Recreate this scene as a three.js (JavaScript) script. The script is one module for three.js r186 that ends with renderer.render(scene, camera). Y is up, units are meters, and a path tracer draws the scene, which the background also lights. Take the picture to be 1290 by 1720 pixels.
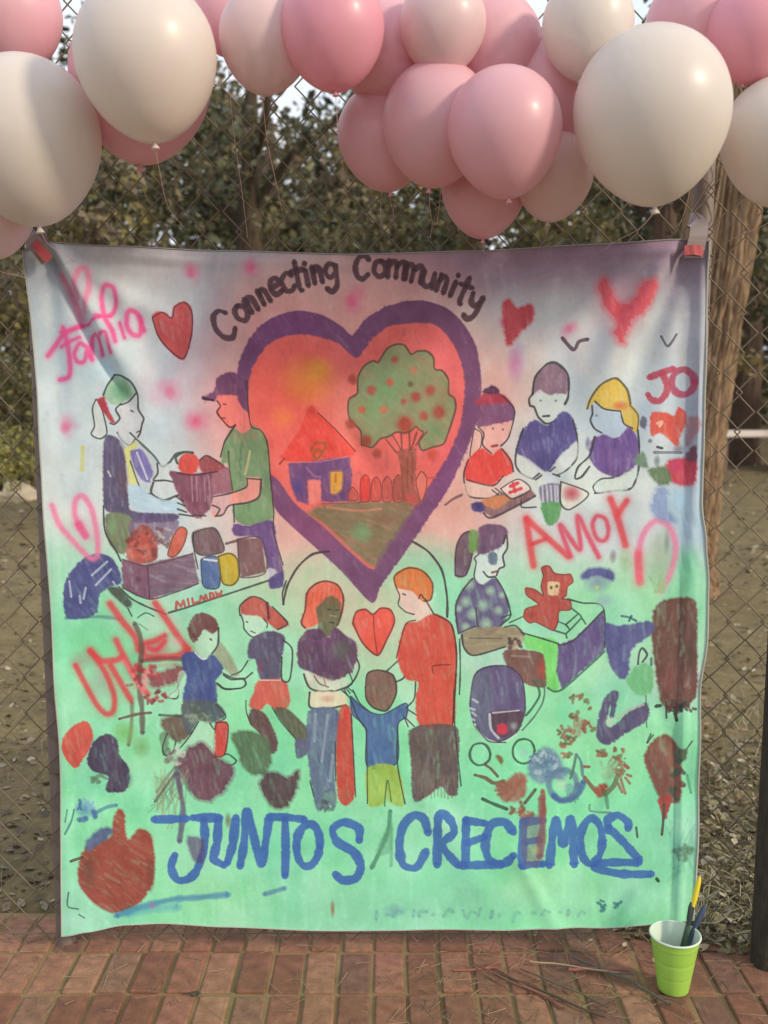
import * as THREE from 'three';
import { mergeGeometries } from 'three/addons/utils/BufferGeometryUtils.js';
import { RoundedBoxGeometry } from 'three/addons/geometries/RoundedBoxGeometry.js';
import { ImprovedNoise } from 'three/addons/math/ImprovedNoise.js';

// ---------------------------------------------------------------- camera, sky, sun, exposure
const scene = new THREE.Scene();
const camera = new THREE.PerspectiveCamera(55, 3 / 4, 0.05, 600);
camera.position.set(0, 1.7, 2.8);
camera.focus = 2.85; camera.userData.fStop = 2.8;
camera.rotation.set(-7.2 * Math.PI / 180, 0, 0);

const renderer = new THREE.WebGLRenderer({ antialias: true });
renderer.toneMapping = THREE.LinearToneMapping;
renderer.toneMappingExposure = 1.22;
renderer.shadowMap.enabled = true;
renderer.setSize(768, 1024);

// a hazy bright sky with thin cloud
const noise = new ImprovedNoise();
function fbm(x, y, z, o = 4) { let s = 0, a = 0.5, f = 1; for (let i = 0; i < o; i++) { s += a * noise.noise(x * f, y * f, z * f); a *= 0.5; f *= 2.03; } return s; }
{
  const W = 512, H = 256, d = new Float32Array(W * H * 4);
  for (let j = 0; j < H; j++) for (let i = 0; i < W; i++) {
    const el = ((j + 0.5) / H - 0.5) * Math.PI, az = (i + 0.5) / W * 2 * Math.PI;
    const x = Math.cos(el) * Math.cos(az), y = Math.sin(el), z = Math.cos(el) * Math.sin(az);
    const c = Math.min(1, Math.max(0, 0.62 + 1.1 * fbm(x * 2.2 + 7, y * 3.4, z * 2.2, 5)));
    const k = (j * W + i) * 4;
    d[k] = 0.62 + 0.28 * c; d[k + 1] = 0.74 + 0.17 * c; d[k + 2] = 0.90 + 0.03 * c; d[k + 3] = 1;
  }
  const t = new THREE.DataTexture(d, W, H, THREE.RGBAFormat, THREE.FloatType);
  t.mapping = THREE.EquirectangularReflectionMapping; t.magFilter = THREE.LinearFilter; t.minFilter = THREE.LinearFilter; t.needsUpdate = true;
  scene.background = t; scene.environment = t;
}
// low warm sun behind the camera's right shoulder, softened by haze
const sun = new THREE.DirectionalLight(new THREE.Color().setRGB(1, 0.84, 0.62), 2.3);
sun.position.set(9, 6, 5.5); sun.target.position.set(0, 0.8, 0);
sun.castShadow = true; sun.shadow.radius = 14; sun.shadow.mapSize.set(2048, 2048);
Object.assign(sun.shadow.camera, { left: -16, right: 16, top: 16, bottom: -16, near: 0.5, far: 60 });
scene.add(sun, sun.target);

// ---------------------------------------------------------------- helpers
function rng(seed) { let a = seed >>> 0; return () => { a = (a + 0x6D2B79F5) >>> 0; let t = a; t = Math.imul(t ^ (t >>> 15), t | 1); t ^= t + Math.imul(t ^ (t >>> 7), t | 61); return ((t ^ (t >>> 14)) >>> 0) / 4294967296; }; }
const V = (x, y, z) => new THREE.Vector3(x, y, z);
const rgb = (r, g, b) => new THREE.Color().setRGB(r / 255, g / 255, b / 255, THREE.SRGBColorSpace);
const taken = {};
function numbered(n) { const k = taken[n] = (taken[n] ?? -1) + 1; return k ? `${n}_${String(k).padStart(3, '0')}` : n; }
function mesh(name, g, m, parent) { const o = new THREE.Mesh(g, m); o.name = parent ? name : numbered(name); o.castShadow = o.receiveShadow = true; (parent || scene).add(o); return o; }
function thing(name, label, category, pos = [0, 0, 0], group) { const o = new THREE.Group(); o.name = numbered(name); o.position.set(...pos); o.userData = { label, category }; if (group) o.userData.group = group; scene.add(o); return o; }
function tag(o, label, category, group) { Object.assign(o.userData, { label, category }); if (group) o.userData.group = group; return o; }
function tube(pts, r, radial = 6, seg, closed = false) {
  const c = new THREE.CatmullRomCurve3(pts.map(p => p.isVector3 ? p : V(...p)), closed);
  return new THREE.TubeGeometry(c, seg || pts.length * 4, r, radial, closed);
}
// a small greyscale noise tile for bump and roughness
function noiseTile(n, fn, srgb) {
  const d = new Uint8Array(n * n * 4);
  for (let j = 0; j < n; j++) for (let i = 0; i < n; i++) { const v = fn(i / n, j / n); const k = (j * n + i) * 4; for (let c = 0; c < 3; c++) d[k + c] = Math.max(0, Math.min(255, 255 * (Array.isArray(v) ? v[c] : v))); d[k + 3] = 255; }
  const t = new THREE.DataTexture(d, n, n, THREE.RGBAFormat); t.wrapS = t.wrapT = THREE.RepeatWrapping; t.magFilter = THREE.LinearFilter; t.minFilter = THREE.LinearMipmapLinearFilter; t.generateMipmaps = true; if (srgb) t.colorSpace = THREE.SRGBColorSpace; t.needsUpdate = true; return t;
}
// periodic noise: blend four shifted copies so that the tile wraps
function tfbm(u, v, s, o = 4, seed = 0) {
  const a = (x, y) => fbm(x * s, y * s, seed, o);
  return a(u, v) * (1 - u) * (1 - v) + a(u - 1, v) * u * (1 - v) + a(u, v - 1) * (1 - u) * v + a(u - 1, v - 1) * u * v;
}
// ---------------------------------------------------------------- the painting on the cloth (flat paint)
// Traced on the photograph's grid; onCloth() takes the keystone out, so the painting is laid out in metres on the flat cloth.
const CLOTH = { x0: -1.04, x1: 0.98, y0: 0.03, y1: 2.13 };
const KEY = { sin: Math.sin(7.2 * Math.PI / 180), cos: Math.cos(7.2 * Math.PI / 180) };
function onCloth(x, y) {
  const dx = (x - 645) / 1652, dy = (860 - y) / 1652, t = 2.76 / (dy * KEY.sin + KEY.cos);
  return [dx * t, 1.7 + t * (dy * KEY.cos - KEY.sin)];
}
const CW = 1970, CH = 2048, PX = CH / (CLOTH.y1 - CLOTH.y0);
const canvas = document.createElement('canvas'); canvas.width = CW; canvas.height = CH;
const ctx = canvas.getContext('2d');
const ar = rng(77);
let fr = [0, 0, 1];
const FR = (x, y, s) => { fr = [x, y, s]; };
const toC = (x, y) => { const [X, Y] = onCloth(fr[0] + x / fr[2], fr[1] + y / fr[2]); return [(X - CLOTH.x0) / (CLOTH.x1 - CLOTH.x0) * CW, (CLOTH.y1 - Y) / (CLOTH.y1 - CLOTH.y0) * CH]; };
const K1 = 1.62;                                    // canvas pixels for one grid unit
const css = (c, a = 1) => `rgba(${c.map(v => Math.round(Math.max(0, Math.min(255, v)))).join(',')},${a})`;
function pairs(p, wob = 0) { const o = []; for (let i = 0; i < p.length; i += 2) { const q = toC(p[i], p[i + 1]); o.push([q[0] + (ar() - 0.5) * wob, q[1] + (ar() - 0.5) * wob]); } return o; }
function trace(q, closed, smooth = true) {
  ctx.beginPath(); const n = q.length; ctx.moveTo(...q[0]);
  if (!smooth || n < 3) { for (let i = 1; i < n; i++) ctx.lineTo(...q[i]); if (closed) ctx.closePath(); return; }
  const g = i => closed ? q[(i + n) % n] : q[Math.max(0, Math.min(n - 1, i))], T = 1 / 7;
  for (let i = 0; i < (closed ? n : n - 1); i++) {
    const a = g(i - 1), b = g(i), c = g(i + 1), d = g(i + 2);
    ctx.bezierCurveTo(b[0] + (c[0] - a[0]) * T, b[1] + (c[1] - a[1]) * T, c[0] - (d[0] - b[0]) * T, c[1] - (d[1] - b[1]) * T, c[0], c[1]);
  }
  if (closed) ctx.closePath();
}
// dense points along the same curve that trace() draws
function dense(q, closed, smooth = true) {
  const n = q.length, o = [], g = i => closed ? q[(i + n) % n] : q[Math.max(0, Math.min(n - 1, i))], T = smooth && n > 2 ? 1 / 7 : 0;
  for (let i = 0; i < (closed ? n : n - 1); i++) {
    const a = g(i - 1), b = g(i), c = g(i + 1), d = g(i + 2), l = Math.hypot(c[0] - b[0], c[1] - b[1]), m = Math.max(2, Math.ceil(l / 4));
    for (let k = 0; k < m; k++) { const t = k / m, u = 1 - t, w = [u * u * u, 3 * u * u * t, 3 * u * t * t, t * t * t]; o.push([0, 1].map(e => w[0] * b[e] + w[1] * (b[e] + (c[e] - a[e]) * T) + w[2] * (c[e] - (d[e] - b[e]) * T) + w[3] * c[e])); }
  }
  if (!closed) o.push(q[n - 1]); return o;
}
// a brushed patch of paint: uneven body, streaks and dry gaps of the brush, ragged edge
const patch = document.createElement('canvas'); patch.width = 900; patch.height = 900; const pc = patch.getContext('2d');
function F(p, c, o = {}) {
  const { a = 0.94, dir = 80, str = 0.3, soft = 2, smooth = true, vary = 26, ink, w = 2.2, dry = 0.5 } = o, q = pairs(p, 2);
  const rag = ink ? 1.2 : 1.6 + soft * 0.8, e = dense(q, true, smooth).map(v => { const k = rag * (noise.noise(v[0] * 0.11, v[1] * 0.11, p.length) + 0.7 * noise.noise(v[0] * 0.33, v[1] * 0.33, 4)); return [v[0] + k, v[1] + k * 0.8]; });
  const xs = e.map(v => v[0]), ys = e.map(v => v[1]), x0 = Math.min(...xs) - 24, x1 = Math.max(...xs) + 24, y0 = Math.min(...ys) - 24, y1 = Math.max(...ys) + 24, W = Math.min(900, x1 - x0), H = Math.min(900, y1 - y0);
  pc.setTransform(1, 0, 0, 1, 0, 0); pc.globalCompositeOperation = 'source-over'; pc.clearRect(0, 0, W + 2, H + 2); pc.translate(-x0, -y0); pc.lineCap = pc.lineJoin = 'round';
  pc.beginPath(); e.forEach((v, i) => i ? pc.lineTo(...v) : pc.moveTo(...v)); pc.closePath();
  if (soft) for (const k of [3.2, 2.1, 1.1]) { pc.strokeStyle = css(c, 0.2); pc.lineWidth = soft * k; pc.stroke(); }
  pc.fillStyle = css(c); pc.fill();
  const stroke = (x, y, l, lw, col) => { const d = (dir + (ar() - 0.5) * 30) * Math.PI / 180; pc.strokeStyle = col; pc.lineWidth = lw; pc.beginPath(); pc.moveTo(x, y); pc.quadraticCurveTo(x + Math.cos(d) * l * 0.5 + (ar() - 0.5) * 8, y + Math.sin(d) * l * 0.5, x + Math.cos(d) * l, y + Math.sin(d) * l); pc.stroke(); };
  const area = (W - 48) * (H - 48), rx = () => x0 + 14 + ar() * (W - 28), ry = () => y0 + 4 + ar() * (H - 28);
  if (!ink || soft > 2) for (let i = 0; i < e.length / 12; i++) { const v = e[Math.floor(ar() * e.length)]; stroke(v[0] + (ar() - 0.5) * 4, v[1] - 5 * ar(), 3 + ar() * 8, 1.4 + ar() * 3, css(c, 0.3)); }   // bristles over the edge
  pc.globalCompositeOperation = 'source-atop';
  for (let i = 0; i < Math.min(420, 20 + area / 70); i++) { const v = (ar() - 0.5) * 2 * vary + 5, h = (ar() - 0.5) * 18; stroke(rx(), ry(), 8 + ar() * 50, 2 + ar() * 10, css([c[0] + v + h, c[1] + v, c[2] + v - h], str * (0.15 + ar() * 0.85))); }
  pc.globalCompositeOperation = 'destination-out';
  for (let i = 0; i < Math.min(260, dry * area / 210); i++) stroke(rx(), ry(), 8 + ar() * 40, ar() < 0.18 ? 0.8 + ar() * 1.4 : 3 + ar() * 7, `rgba(0,0,0,${0.04 + 0.24 * ar() * ar()})`);
  ctx.save(); ctx.globalAlpha = a; ctx.drawImage(patch, 0, 0, Math.ceil(W), Math.ceil(H), x0, y0, Math.ceil(W), Math.ceil(H)); ctx.restore();
  if (ink) L(p.concat([p[0], p[1]]), ink, w);
}
// an ink or brush line whose width follows the pressure of the hand
function L(p, c = INK, w = 2.4, o = {}) {
  const { a = 0.82, smooth = true, soft = 0.8 } = o, q = pairs(p, 1.6), e = dense(q, false, smooth), n = e.length, s = ar() * 90;
  const ribbon = (W, al) => {
    const l = [], r = [];
    for (let i = 0; i < n; i++) { const A = e[Math.max(0, i - 1)], C = e[Math.min(n - 1, i + 1)], dx = C[0] - A[0], dy = C[1] - A[1], d = Math.hypot(dx, dy) || 1, k = W * 0.5 * (1 + 0.38 * noise.noise(i * 0.13, s, 1) + 0.16 * noise.noise(i * 0.6, s, 7)); l.push([e[i][0] - dy / d * k, e[i][1] + dx / d * k]); r.push([e[i][0] + dy / d * k, e[i][1] - dx / d * k]); }
    ctx.beginPath(); [...l, ...r.reverse()].forEach((v, i) => i ? ctx.lineTo(...v) : ctx.moveTo(...v)); ctx.closePath(); ctx.fillStyle = css(c, al); ctx.fill('nonzero');
    if (W > 3) for (const v of [e[0], e[n - 1]]) { ctx.beginPath(); ctx.arc(v[0], v[1], W * 0.42, 0, 7); ctx.fill(); }
  };
  const W = Math.max(1.8, w * K1 * (w < 4 ? 1.25 : 1));
  if (soft > 1) { const m = soft > 2 ? 6 : 3; for (let i = 0; i < m; i++) ribbon(Math.max(0.8, W + soft * 2 * (1 - 2 * i / (m - 1))), 1 - Math.pow(1 - Math.min(0.95, a), 1 / m)); }
  else ribbon(W, a);
  if (w > 5 && a > 0.6) for (let i = 0; i < n * 0.5; i++) { const v = e[Math.floor(ar() * n)], A = e[Math.max(0, Math.floor(ar() * 3))]; ctx.strokeStyle = css([c[0] + 70 * ar() - 14, c[1] + 70 * ar() - 14, c[2] + 60 * ar() - 10], 0.22); ctx.lineWidth = 1 + ar() * 2.4; ctx.beginPath(); const x = v[0] + (ar() - 0.5) * W * 0.8, y = v[1] + (ar() - 0.5) * W * 0.8; ctx.moveTo(x, y); ctx.lineTo(x + (ar() - 0.5) * 8, y + 8 * ar()); ctx.stroke(); }
}
// spray paint: a wide mist, a body and a denser middle
function SP(p, c, w, o = {}) {
  const { a = 1 } = o, q = pairs(p, 3); ctx.save(); ctx.lineCap = ctx.lineJoin = 'round';
  trace(q, false);
  for (const [k, al] of [[3.2, 0.015], [2.9, 0.02], [2.6, 0.025], [2.3, 0.03], [2.0, 0.04], [1.75, 0.05], [1.5, 0.08], [1.3, 0.12], [1.12, 0.2], [0.98, 0.26], [0.82, 0.26], [0.65, 0.24], [0.5, 0.2], [0.3, 0.15]]) { ctx.strokeStyle = css(c, al * a); ctx.lineWidth = w * K1 * k; ctx.stroke(); }
  for (let i = 0; i < q.length * 26; i++) { const s = q[Math.floor(ar() * q.length)], r = w * K1 * (0.6 + ar() * 1.8), t = ar() * 6.3; ctx.fillStyle = css(c, 0.12 * a); ctx.beginPath(); ctx.arc(s[0] + Math.cos(t) * r, s[1] + Math.sin(t) * r, 0.6 + ar(), 0, 7); ctx.fill(); }
  ctx.restore();
}
// a soft cloud of sprayed colour
function B(x, y, rx, ry, c, a = 0.6) {
  const q = toC(x, y), k = K1 / fr[2]; ctx.save(); ctx.translate(...q); ctx.scale(rx * k, ry * k);
  const g = ctx.createRadialGradient(0, 0, 0, 0, 0, 1); g.addColorStop(0, css(c, a)); g.addColorStop(0.55, css(c, a * 0.55)); g.addColorStop(1, css(c, 0));
  ctx.fillStyle = g; ctx.beginPath(); ctx.arc(0, 0, 1, 0, 7); ctx.fill(); ctx.restore();
}
function ring(x, y, rx, ry, tilt = 0, n = 14) { const o = []; for (let i = 0; i <= n; i++) { const t = i / n * 2 * Math.PI, c = Math.cos(tilt), s = Math.sin(tilt), X = Math.cos(t) * rx, Y = Math.sin(t) * ry; o.push(x + X * c - Y * s, y + X * s + Y * c); } return o; }
function dabs(x, y, rx, ry, n, cs, r0, r1, a = 0.7) { for (let i = 0; i < n; i++) { const t = ar() * 6.3, k = Math.sqrt(ar()), c = cs[Math.floor(ar() * cs.length)], X = x + Math.cos(t) * rx * k, Y = y + Math.sin(t) * ry * k, r = r0 + ar() * (r1 - r0), d = ar() * 3; L([X - r * Math.cos(d), Y - r * Math.sin(d), X + r * 0.3, Y + r * 0.2, X + r * Math.cos(d), Y + r * Math.sin(d)], c, (0.8 + ar()) * r / fr[2], { a, soft: 1.5 }); } }
const INK = [60, 62, 66];
const MINT = [138, 222, 176], SKY = [200, 220, 226];

// --- ground coats
FR(0, 0, 1);
ctx.fillStyle = css([203, 216, 219]); ctx.fillRect(0, 0, CW, CH);
for (const [x, y, rx, ry, c, a] of [
  [200, 418, 360, 95, [178, 174, 180], 0.7], [560, 420, 420, 90, [172, 162, 170], 0.75], [950, 415, 380, 110, [134, 106, 130], 0.95], [1120, 420, 200, 110, [142, 116, 140], 0.85], [780, 435, 240, 100, [154, 128, 148], 0.7],
  [80, 480, 110, 150, [150, 165, 190], 0.5], [330, 520, 180, 120, [186, 178, 194], 0.6], [150, 640, 180, 180, [188, 212, 222], 0.7], [300, 660, 90, 120, [206, 150, 182], 0.55], [340, 560, 70, 110, [180, 170, 190], 0.5],
  [290, 720, 90, 80, [178, 210, 222], 0.8], [110, 830, 120, 90, [214, 226, 216], 0.8],
  [600, 740, 330, 360, [232, 140, 130], 0.95], [600, 520, 240, 120, [226, 150, 142], 0.6], [440, 560, 120, 140, [224, 140, 134], 0.6], [850, 620, 90, 110, [228, 160, 150], 0.6], [760, 860, 130, 130, [226, 168, 156], 0.8], [480, 900, 110, 110, [222, 170, 160], 0.7], [390, 700, 90, 100, [226, 132, 138], 0.55],
  [960, 560, 170, 110, [206, 200, 206], 0.8], [1080, 520, 90, 110, [150, 160, 178], 0.55], [1060, 700, 120, 120, [196, 212, 224], 0.7], [1150, 500, 60, 150, [164, 160, 180], 0.5], [1160, 760, 60, 150, [140, 170, 200], 0.6], [980, 800, 140, 90, [208, 222, 214], 0.7], [1150, 870, 70, 130, [138, 178, 202], 0.75],
  [1170, 620, 26, 300, [150, 152, 178], 0.6]]) B(x, y, rx, ry, c, a);
// mint lower half, sprayed in from the bottom
for (let i = 0; i < 210; i++) { const y = 960 + Math.pow(ar(), 0.8) * 640; B(60 + ar() * 1160, y, 130 + ar() * 80, 70 + ar() * 50, [122 + ar() * 30, 218 + ar() * 16, 162 + ar() * 24], 0.42); }
for (const [x, y, rx, ry, c, a] of [[130, 960, 120, 80, [176, 226, 200], 0.8], [100, 1160, 80, 140, [160, 226, 188], 0.7], [150, 1080, 110, 40, [110, 208, 150], 0.5], [560, 1000, 200, 90, [214, 190, 172], 0.7], [630, 1060, 120, 110, [206, 196, 174], 0.8], [880, 960, 130, 70, [176, 222, 190], 0.7], [960, 1130, 130, 70, [164, 232, 178], 0.7], [130, 1500, 120, 90, [160, 226, 196], 0.8], [150, 1545, 120, 30, [176, 228, 208], 0.7], [1100, 1450, 120, 140, [124, 204, 164], 0.7], [1130, 1330, 60, 160, [116, 196, 160], 0.6], [1150, 1000, 50, 90, [110, 190, 150], 0.7], [700, 1520, 320, 60, [140, 212, 180], 0.7], [880, 1480, 90, 60, [176, 220, 176], 0.5], [420, 1120, 90, 160, [146, 228, 182], 0.5]]) B(x, y, rx, ry, c, a);
for (let i = 0; i < 70; i++) { const k = ar(); B(90 + ar() * 1080, 1000 + ar() * 560, 18 + ar() * 46, 26 + ar() * 60, k < 0.45 ? [176 + ar() * 20, 238, 208 + ar() * 16] : k < 0.8 ? [96 + ar() * 20, 206, 146 + ar() * 20] : [120, 206, 190], 0.34); }
for (let i = 0; i < 40; i++) B(60 + ar() * 260, 480 + ar() * 420, 20 + ar() * 40, 30 + ar() * 70, ar() < 0.6 ? [214, 228, 234] : [170, 198, 216], 0.32);
for (let i = 0; i < 30; i++) B(860 + ar() * 310, 520 + ar() * 380, 20 + ar() * 36, 30 + ar() * 60, ar() < 0.5 ? [220, 228, 232] : [158, 184, 212], 0.32);
// streaks of the wide brush
for (let i = 0; i < 420; i++) { const x = 60 + ar() * 1130, y = 420 + ar() * 1150, low = y > 930; L([x, y, x + (ar() - 0.5) * 20, y + 18 + ar() * 45], low ? (ar() < 0.5 ? [112, 206, 152] : [184, 238, 206]) : (ar() < 0.5 ? [222, 228, 230] : [176, 178, 190]), 3 + ar() * 8, { a: 0.17, soft: 4 }); }
for (const [x, y, r] of [[320, 458, 16], [420, 450, 16], [590, 505, 20], [285, 660, 20], [330, 708, 18], [108, 720, 18], [845, 545, 10], [957, 552, 12]]) { for (let i = 0; i < 5; i++) B(x + (ar() - 0.5) * r * 1.5, y + (ar() - 0.5) * r * 1.6, r * (0.6 + 0.8 * ar()), r * (0.6 + 0.8 * ar()), [232, 112, 156], 0.24); B(x, y, r * 0.6, r * 0.7, [226, 80, 126], 0.5); }
L([139, 750, 137, 790], [206, 200, 90], 6, { a: 0.6, soft: 3 });
B(868, 610, 16, 40, [200, 110, 180], 0.5);

// --- the big heart
const outer = [592, 563, 574, 549, 541, 529, 501, 522, 461, 532, 429, 556, 408, 592, 398, 630, 400, 700, 420, 760, 440, 800, 461, 853, 489, 884, 571, 957, 624, 1012, 639, 985, 671, 942, 721, 868, 757, 814, 790, 740, 804, 700, 808, 660, 807, 626, 799, 581, 779, 545, 751, 519, 715, 506, 683, 506, 646, 517, 614, 537];
const inner = [598, 602, 566, 577, 521, 563, 481, 565, 449, 581, 425, 618, 417, 658, 420, 720, 440, 780, 468, 808, 496, 846, 543, 884, 593, 932, 625, 957, 635, 932, 664, 889, 696, 850, 721, 814, 749, 771, 771, 718, 779, 662, 777, 622, 763, 581, 735, 549, 703, 543, 654, 549, 622, 573];
F(outer, [116, 72, 114], { vary: 18, dir: 60, soft: 1.5 });
ctx.save(); trace(pairs(outer), true); ctx.clip(); B(470, 545, 90, 50, [128, 70, 124], 0.6); B(720, 525, 120, 50, [112, 78, 104], 0.7); B(750, 800, 60, 120, [134, 78, 132], 0.6); B(520, 890, 90, 60, [142, 78, 118], 0.6); ctx.restore();
F(inner, [236, 112, 104], { vary: 12, str: 0.2, dry: 0.15 });
ctx.save(); trace(pairs(inner), true); ctx.clip();
B(470, 660, 110, 140, [244, 104, 92], 0.85); B(520, 640, 60, 50, [236, 150, 66], 0.8); B(475, 700, 26, 24, [240, 140, 70], 0.6); B(535, 620, 26, 24, [226, 170, 60], 0.6); B(590, 690, 60, 90, [238, 146, 132], 0.7); B(740, 620, 70, 110, [240, 120, 128], 0.7); B(760, 760, 60, 90, [240, 110, 120], 0.6);
ctx.restore();
F([520, 862, 560, 848, 640, 846, 692, 846, 676, 880, 650, 915, 630, 946, 622, 948, 590, 922, 545, 880], [128, 118, 90], { soft: 6, dir: 20 }); B(608, 895, 24, 22, [110, 170, 120], 0.7); B(650, 870, 40, 16, [140, 100, 84], 0.5); L([548, 852, 600, 858, 640, 856], [222, 130, 110], 4, { a: 0.6 });
// house
FR(440, 640, 6.45);
F([540, 265, 600, 340, 800, 530, 1000, 740, 1000, 800, 700, 845, 580, 868, 400, 880, 250, 860, 200, 830, 290, 700, 400, 550, 480, 330], [226, 76, 68], { smooth: false, dir: 60, soft: 2 }); B(540, 330, 90, 90, [186, 66, 56], 0.7); B(380, 780, 130, 90, [240, 70, 60], 0.6);
L([600, 340, 800, 530, 1010, 770], [120, 60, 56], 1.6); L([190, 900, 240, 840], [150, 60, 56], 4); 
F([290, 890, 500, 885, 700, 850, 950, 830, 970, 1000, 950, 1300, 750, 1312, 640, 1300, 640, 1070, 490, 1080, 490, 1330, 380, 1300, 310, 1100], [108, 76, 128], { smooth: false }); B(390, 1150, 80, 140, [78, 72, 140], 0.6); L([330, 880, 600, 880, 920, 820], [210, 130, 150], 2, { a: 0.5 }); L([480, 940, 560, 1030, 630, 1040], [170, 120, 160], 3, { a: 0.6 });
F([500, 1080, 630, 1075, 635, 1310, 520, 1330], [236, 134, 128], { smooth: false });
F([735, 985, 870, 985, 865, 1165, 800, 1230, 740, 1215], [226, 166, 70], { smooth: false, ink: [150, 110, 110], w: 2 }); L([800, 1010, 790, 1100], [190, 110, 50], 3);
L([530, 760, 560, 690, 610, 670, 690, 680, 670, 750, 600, 850, 560, 800, 600, 740, 650, 770], [150, 100, 50], 4, { a: 0.8 });
L([640, 1330, 900, 1330, 1290, 1300], [96, 84, 84], 1.6, { a: 0.6 });
// picket fence and tree
FR(570, 560, 5.375);
for (const [x, h, c] of [[120, 1400, [196, 92, 84]], [230, 1290, [214, 66, 62]], [330, 1310, [196, 80, 74]], [430, 1305, [186, 84, 76]], [530, 1290, [160, 76, 68]]]) F([x - 40, h + 40, x, h - 10, x + 42, h + 40, x + 42, 1505, x - 40, 1510], c, { smooth: false, ink: [130, 60, 60], w: 1.3 });
F([690, 1330, 740, 1250, 790, 1310, 780, 1440, 740, 1520, 700, 1400], [226, 124, 112], { ink: [120, 70, 66], w: 1.6 }); L([790, 1310, 880, 1310], [190, 90, 90], 2);
F([520, 1060, 700, 1040, 690, 1200, 680, 1400, 740, 1540, 560, 1520, 572, 1400, 552, 1200], [156, 86, 74], { smooth: false }); B(650, 1500, 70, 70, [230, 80, 84], 0.6);
F([200, 1010, 190, 880, 100, 780, 80, 680, 92, 590, 160, 540, 165, 400, 220, 300, 300, 250, 350, 265, 380, 210, 440, 130, 520, 95, 590, 110, 650, 190, 700, 160, 790, 160, 850, 220, 860, 320, 930, 335, 985, 420, 990, 540, 1040, 590, 1050, 680, 1020, 800, 980, 920, 940, 1000, 840, 1030, 750, 1055, 720, 980, 760, 900, 720, 870, 690, 840, 650, 880, 590, 900, 520, 890, 480, 910, 430, 940, 370, 950, 300, 1030, 240, 1020], [136, 152, 112], { vary: 20, ink: [108, 74, 62], w: 2.6, dir: 50 });
B(430, 500, 250, 220, [112, 164, 116], 0.7); B(300, 700, 130, 150, [118, 168, 112], 0.6); B(860, 900, 110, 100, [118, 156, 112], 0.6); B(900, 560, 140, 200, [150, 136, 100], 0.5);
for (const [x, y, r, c] of [[290, 515, 42], [455, 440, 32, [206, 92, 76]], [205, 690, 28, [206, 92, 76]], [400, 690, 32, [210, 104, 84]], [500, 235, 30], [675, 330, 26, [190, 120, 96]], [690, 575, 44], [820, 515, 46], [900, 710, 60], [760, 745, 40], [590, 820, 72, [178, 70, 60]], [120, 415, 40], [100, 820, 44], [245, 970, 50], [340, 1085, 40], [840, 1100, 50, [206, 84, 76]], [580, 615, 22], [645, 460, 22, [110, 96, 76]]]) { B(x, y, r * 1.5, r * 1.5, c || [170, 78, 68], 0.75); F(ring(x, y, r * 0.75, r * 0.8, 0, 9), c || [172, 78, 68], { a: 0.7, soft: 3 }); }
for (const p of [[420, 960, 520, 1080], [480, 920, 560, 1060], [560, 890, 565, 1050], [630, 890, 640, 1050], [700, 890, 650, 1050], [790, 890, 690, 1010]]) L(p, [130, 74, 66], 2.6, { a: 0.8 });
for (const p of [[560, 1180, 580, 1500], [610, 1120, 620, 1400], [660, 1080, 655, 1350]]) L(p, [120, 64, 56], 1.6, { a: 0.5 });

// --- lettering over the heart, drawn with a brush in single strokes
const GLY = {
  C: [[0.85, 0.2, 0.6, 0.02, 0.25, 0.12, 0.06, 0.5, 0.2, 0.88, 0.55, 1, 0.88, 0.78]], o: [[0.5, 0.4, 0.2, 0.5, 0.15, 0.8, 0.45, 1, 0.78, 0.85, 0.8, 0.55, 0.5, 0.4]],
  n: [[0.15, 0.35, 0.18, 1], [0.18, 0.6, 0.45, 0.38, 0.72, 0.5, 0.76, 1]], e: [[0.2, 0.7, 0.75, 0.62, 0.65, 0.4, 0.35, 0.42, 0.16, 0.72, 0.35, 1, 0.78, 0.92]],
  c: [[0.78, 0.5, 0.5, 0.36, 0.2, 0.6, 0.3, 0.95, 0.6, 1, 0.8, 0.86]], t: [[0.5, 0.05, 0.48, 1, 0.6, 1.05], [0.15, 0.38, 0.85, 0.36]], i: [[0.5, 0.4, 0.5, 1], [0.5, 0.12, 0.5, 0.16]],
  g: [[0.75, 0.45, 0.4, 0.38, 0.2, 0.62, 0.42, 0.88, 0.74, 0.7, 0.75, 0.4, 0.78, 1.15, 0.5, 1.4, 0.2, 1.25]], m: [[0.05, 0.35, 0.08, 1], [0.08, 0.55, 0.28, 0.38, 0.45, 0.5, 0.47, 1], [0.47, 0.55, 0.7, 0.38, 0.88, 0.5, 0.92, 1]],
  u: [[0.15, 0.4, 0.2, 0.85, 0.5, 1, 0.75, 0.85], [0.78, 0.4, 0.82, 1]], y: [[0.18, 0.4, 0.3, 0.75, 0.6, 0.8, 0.78, 0.55], [0.82, 0.38, 0.78, 1.15, 0.5, 1.4, 0.2, 1.3]]
};
FR(340, 420, 2.58);
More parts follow.
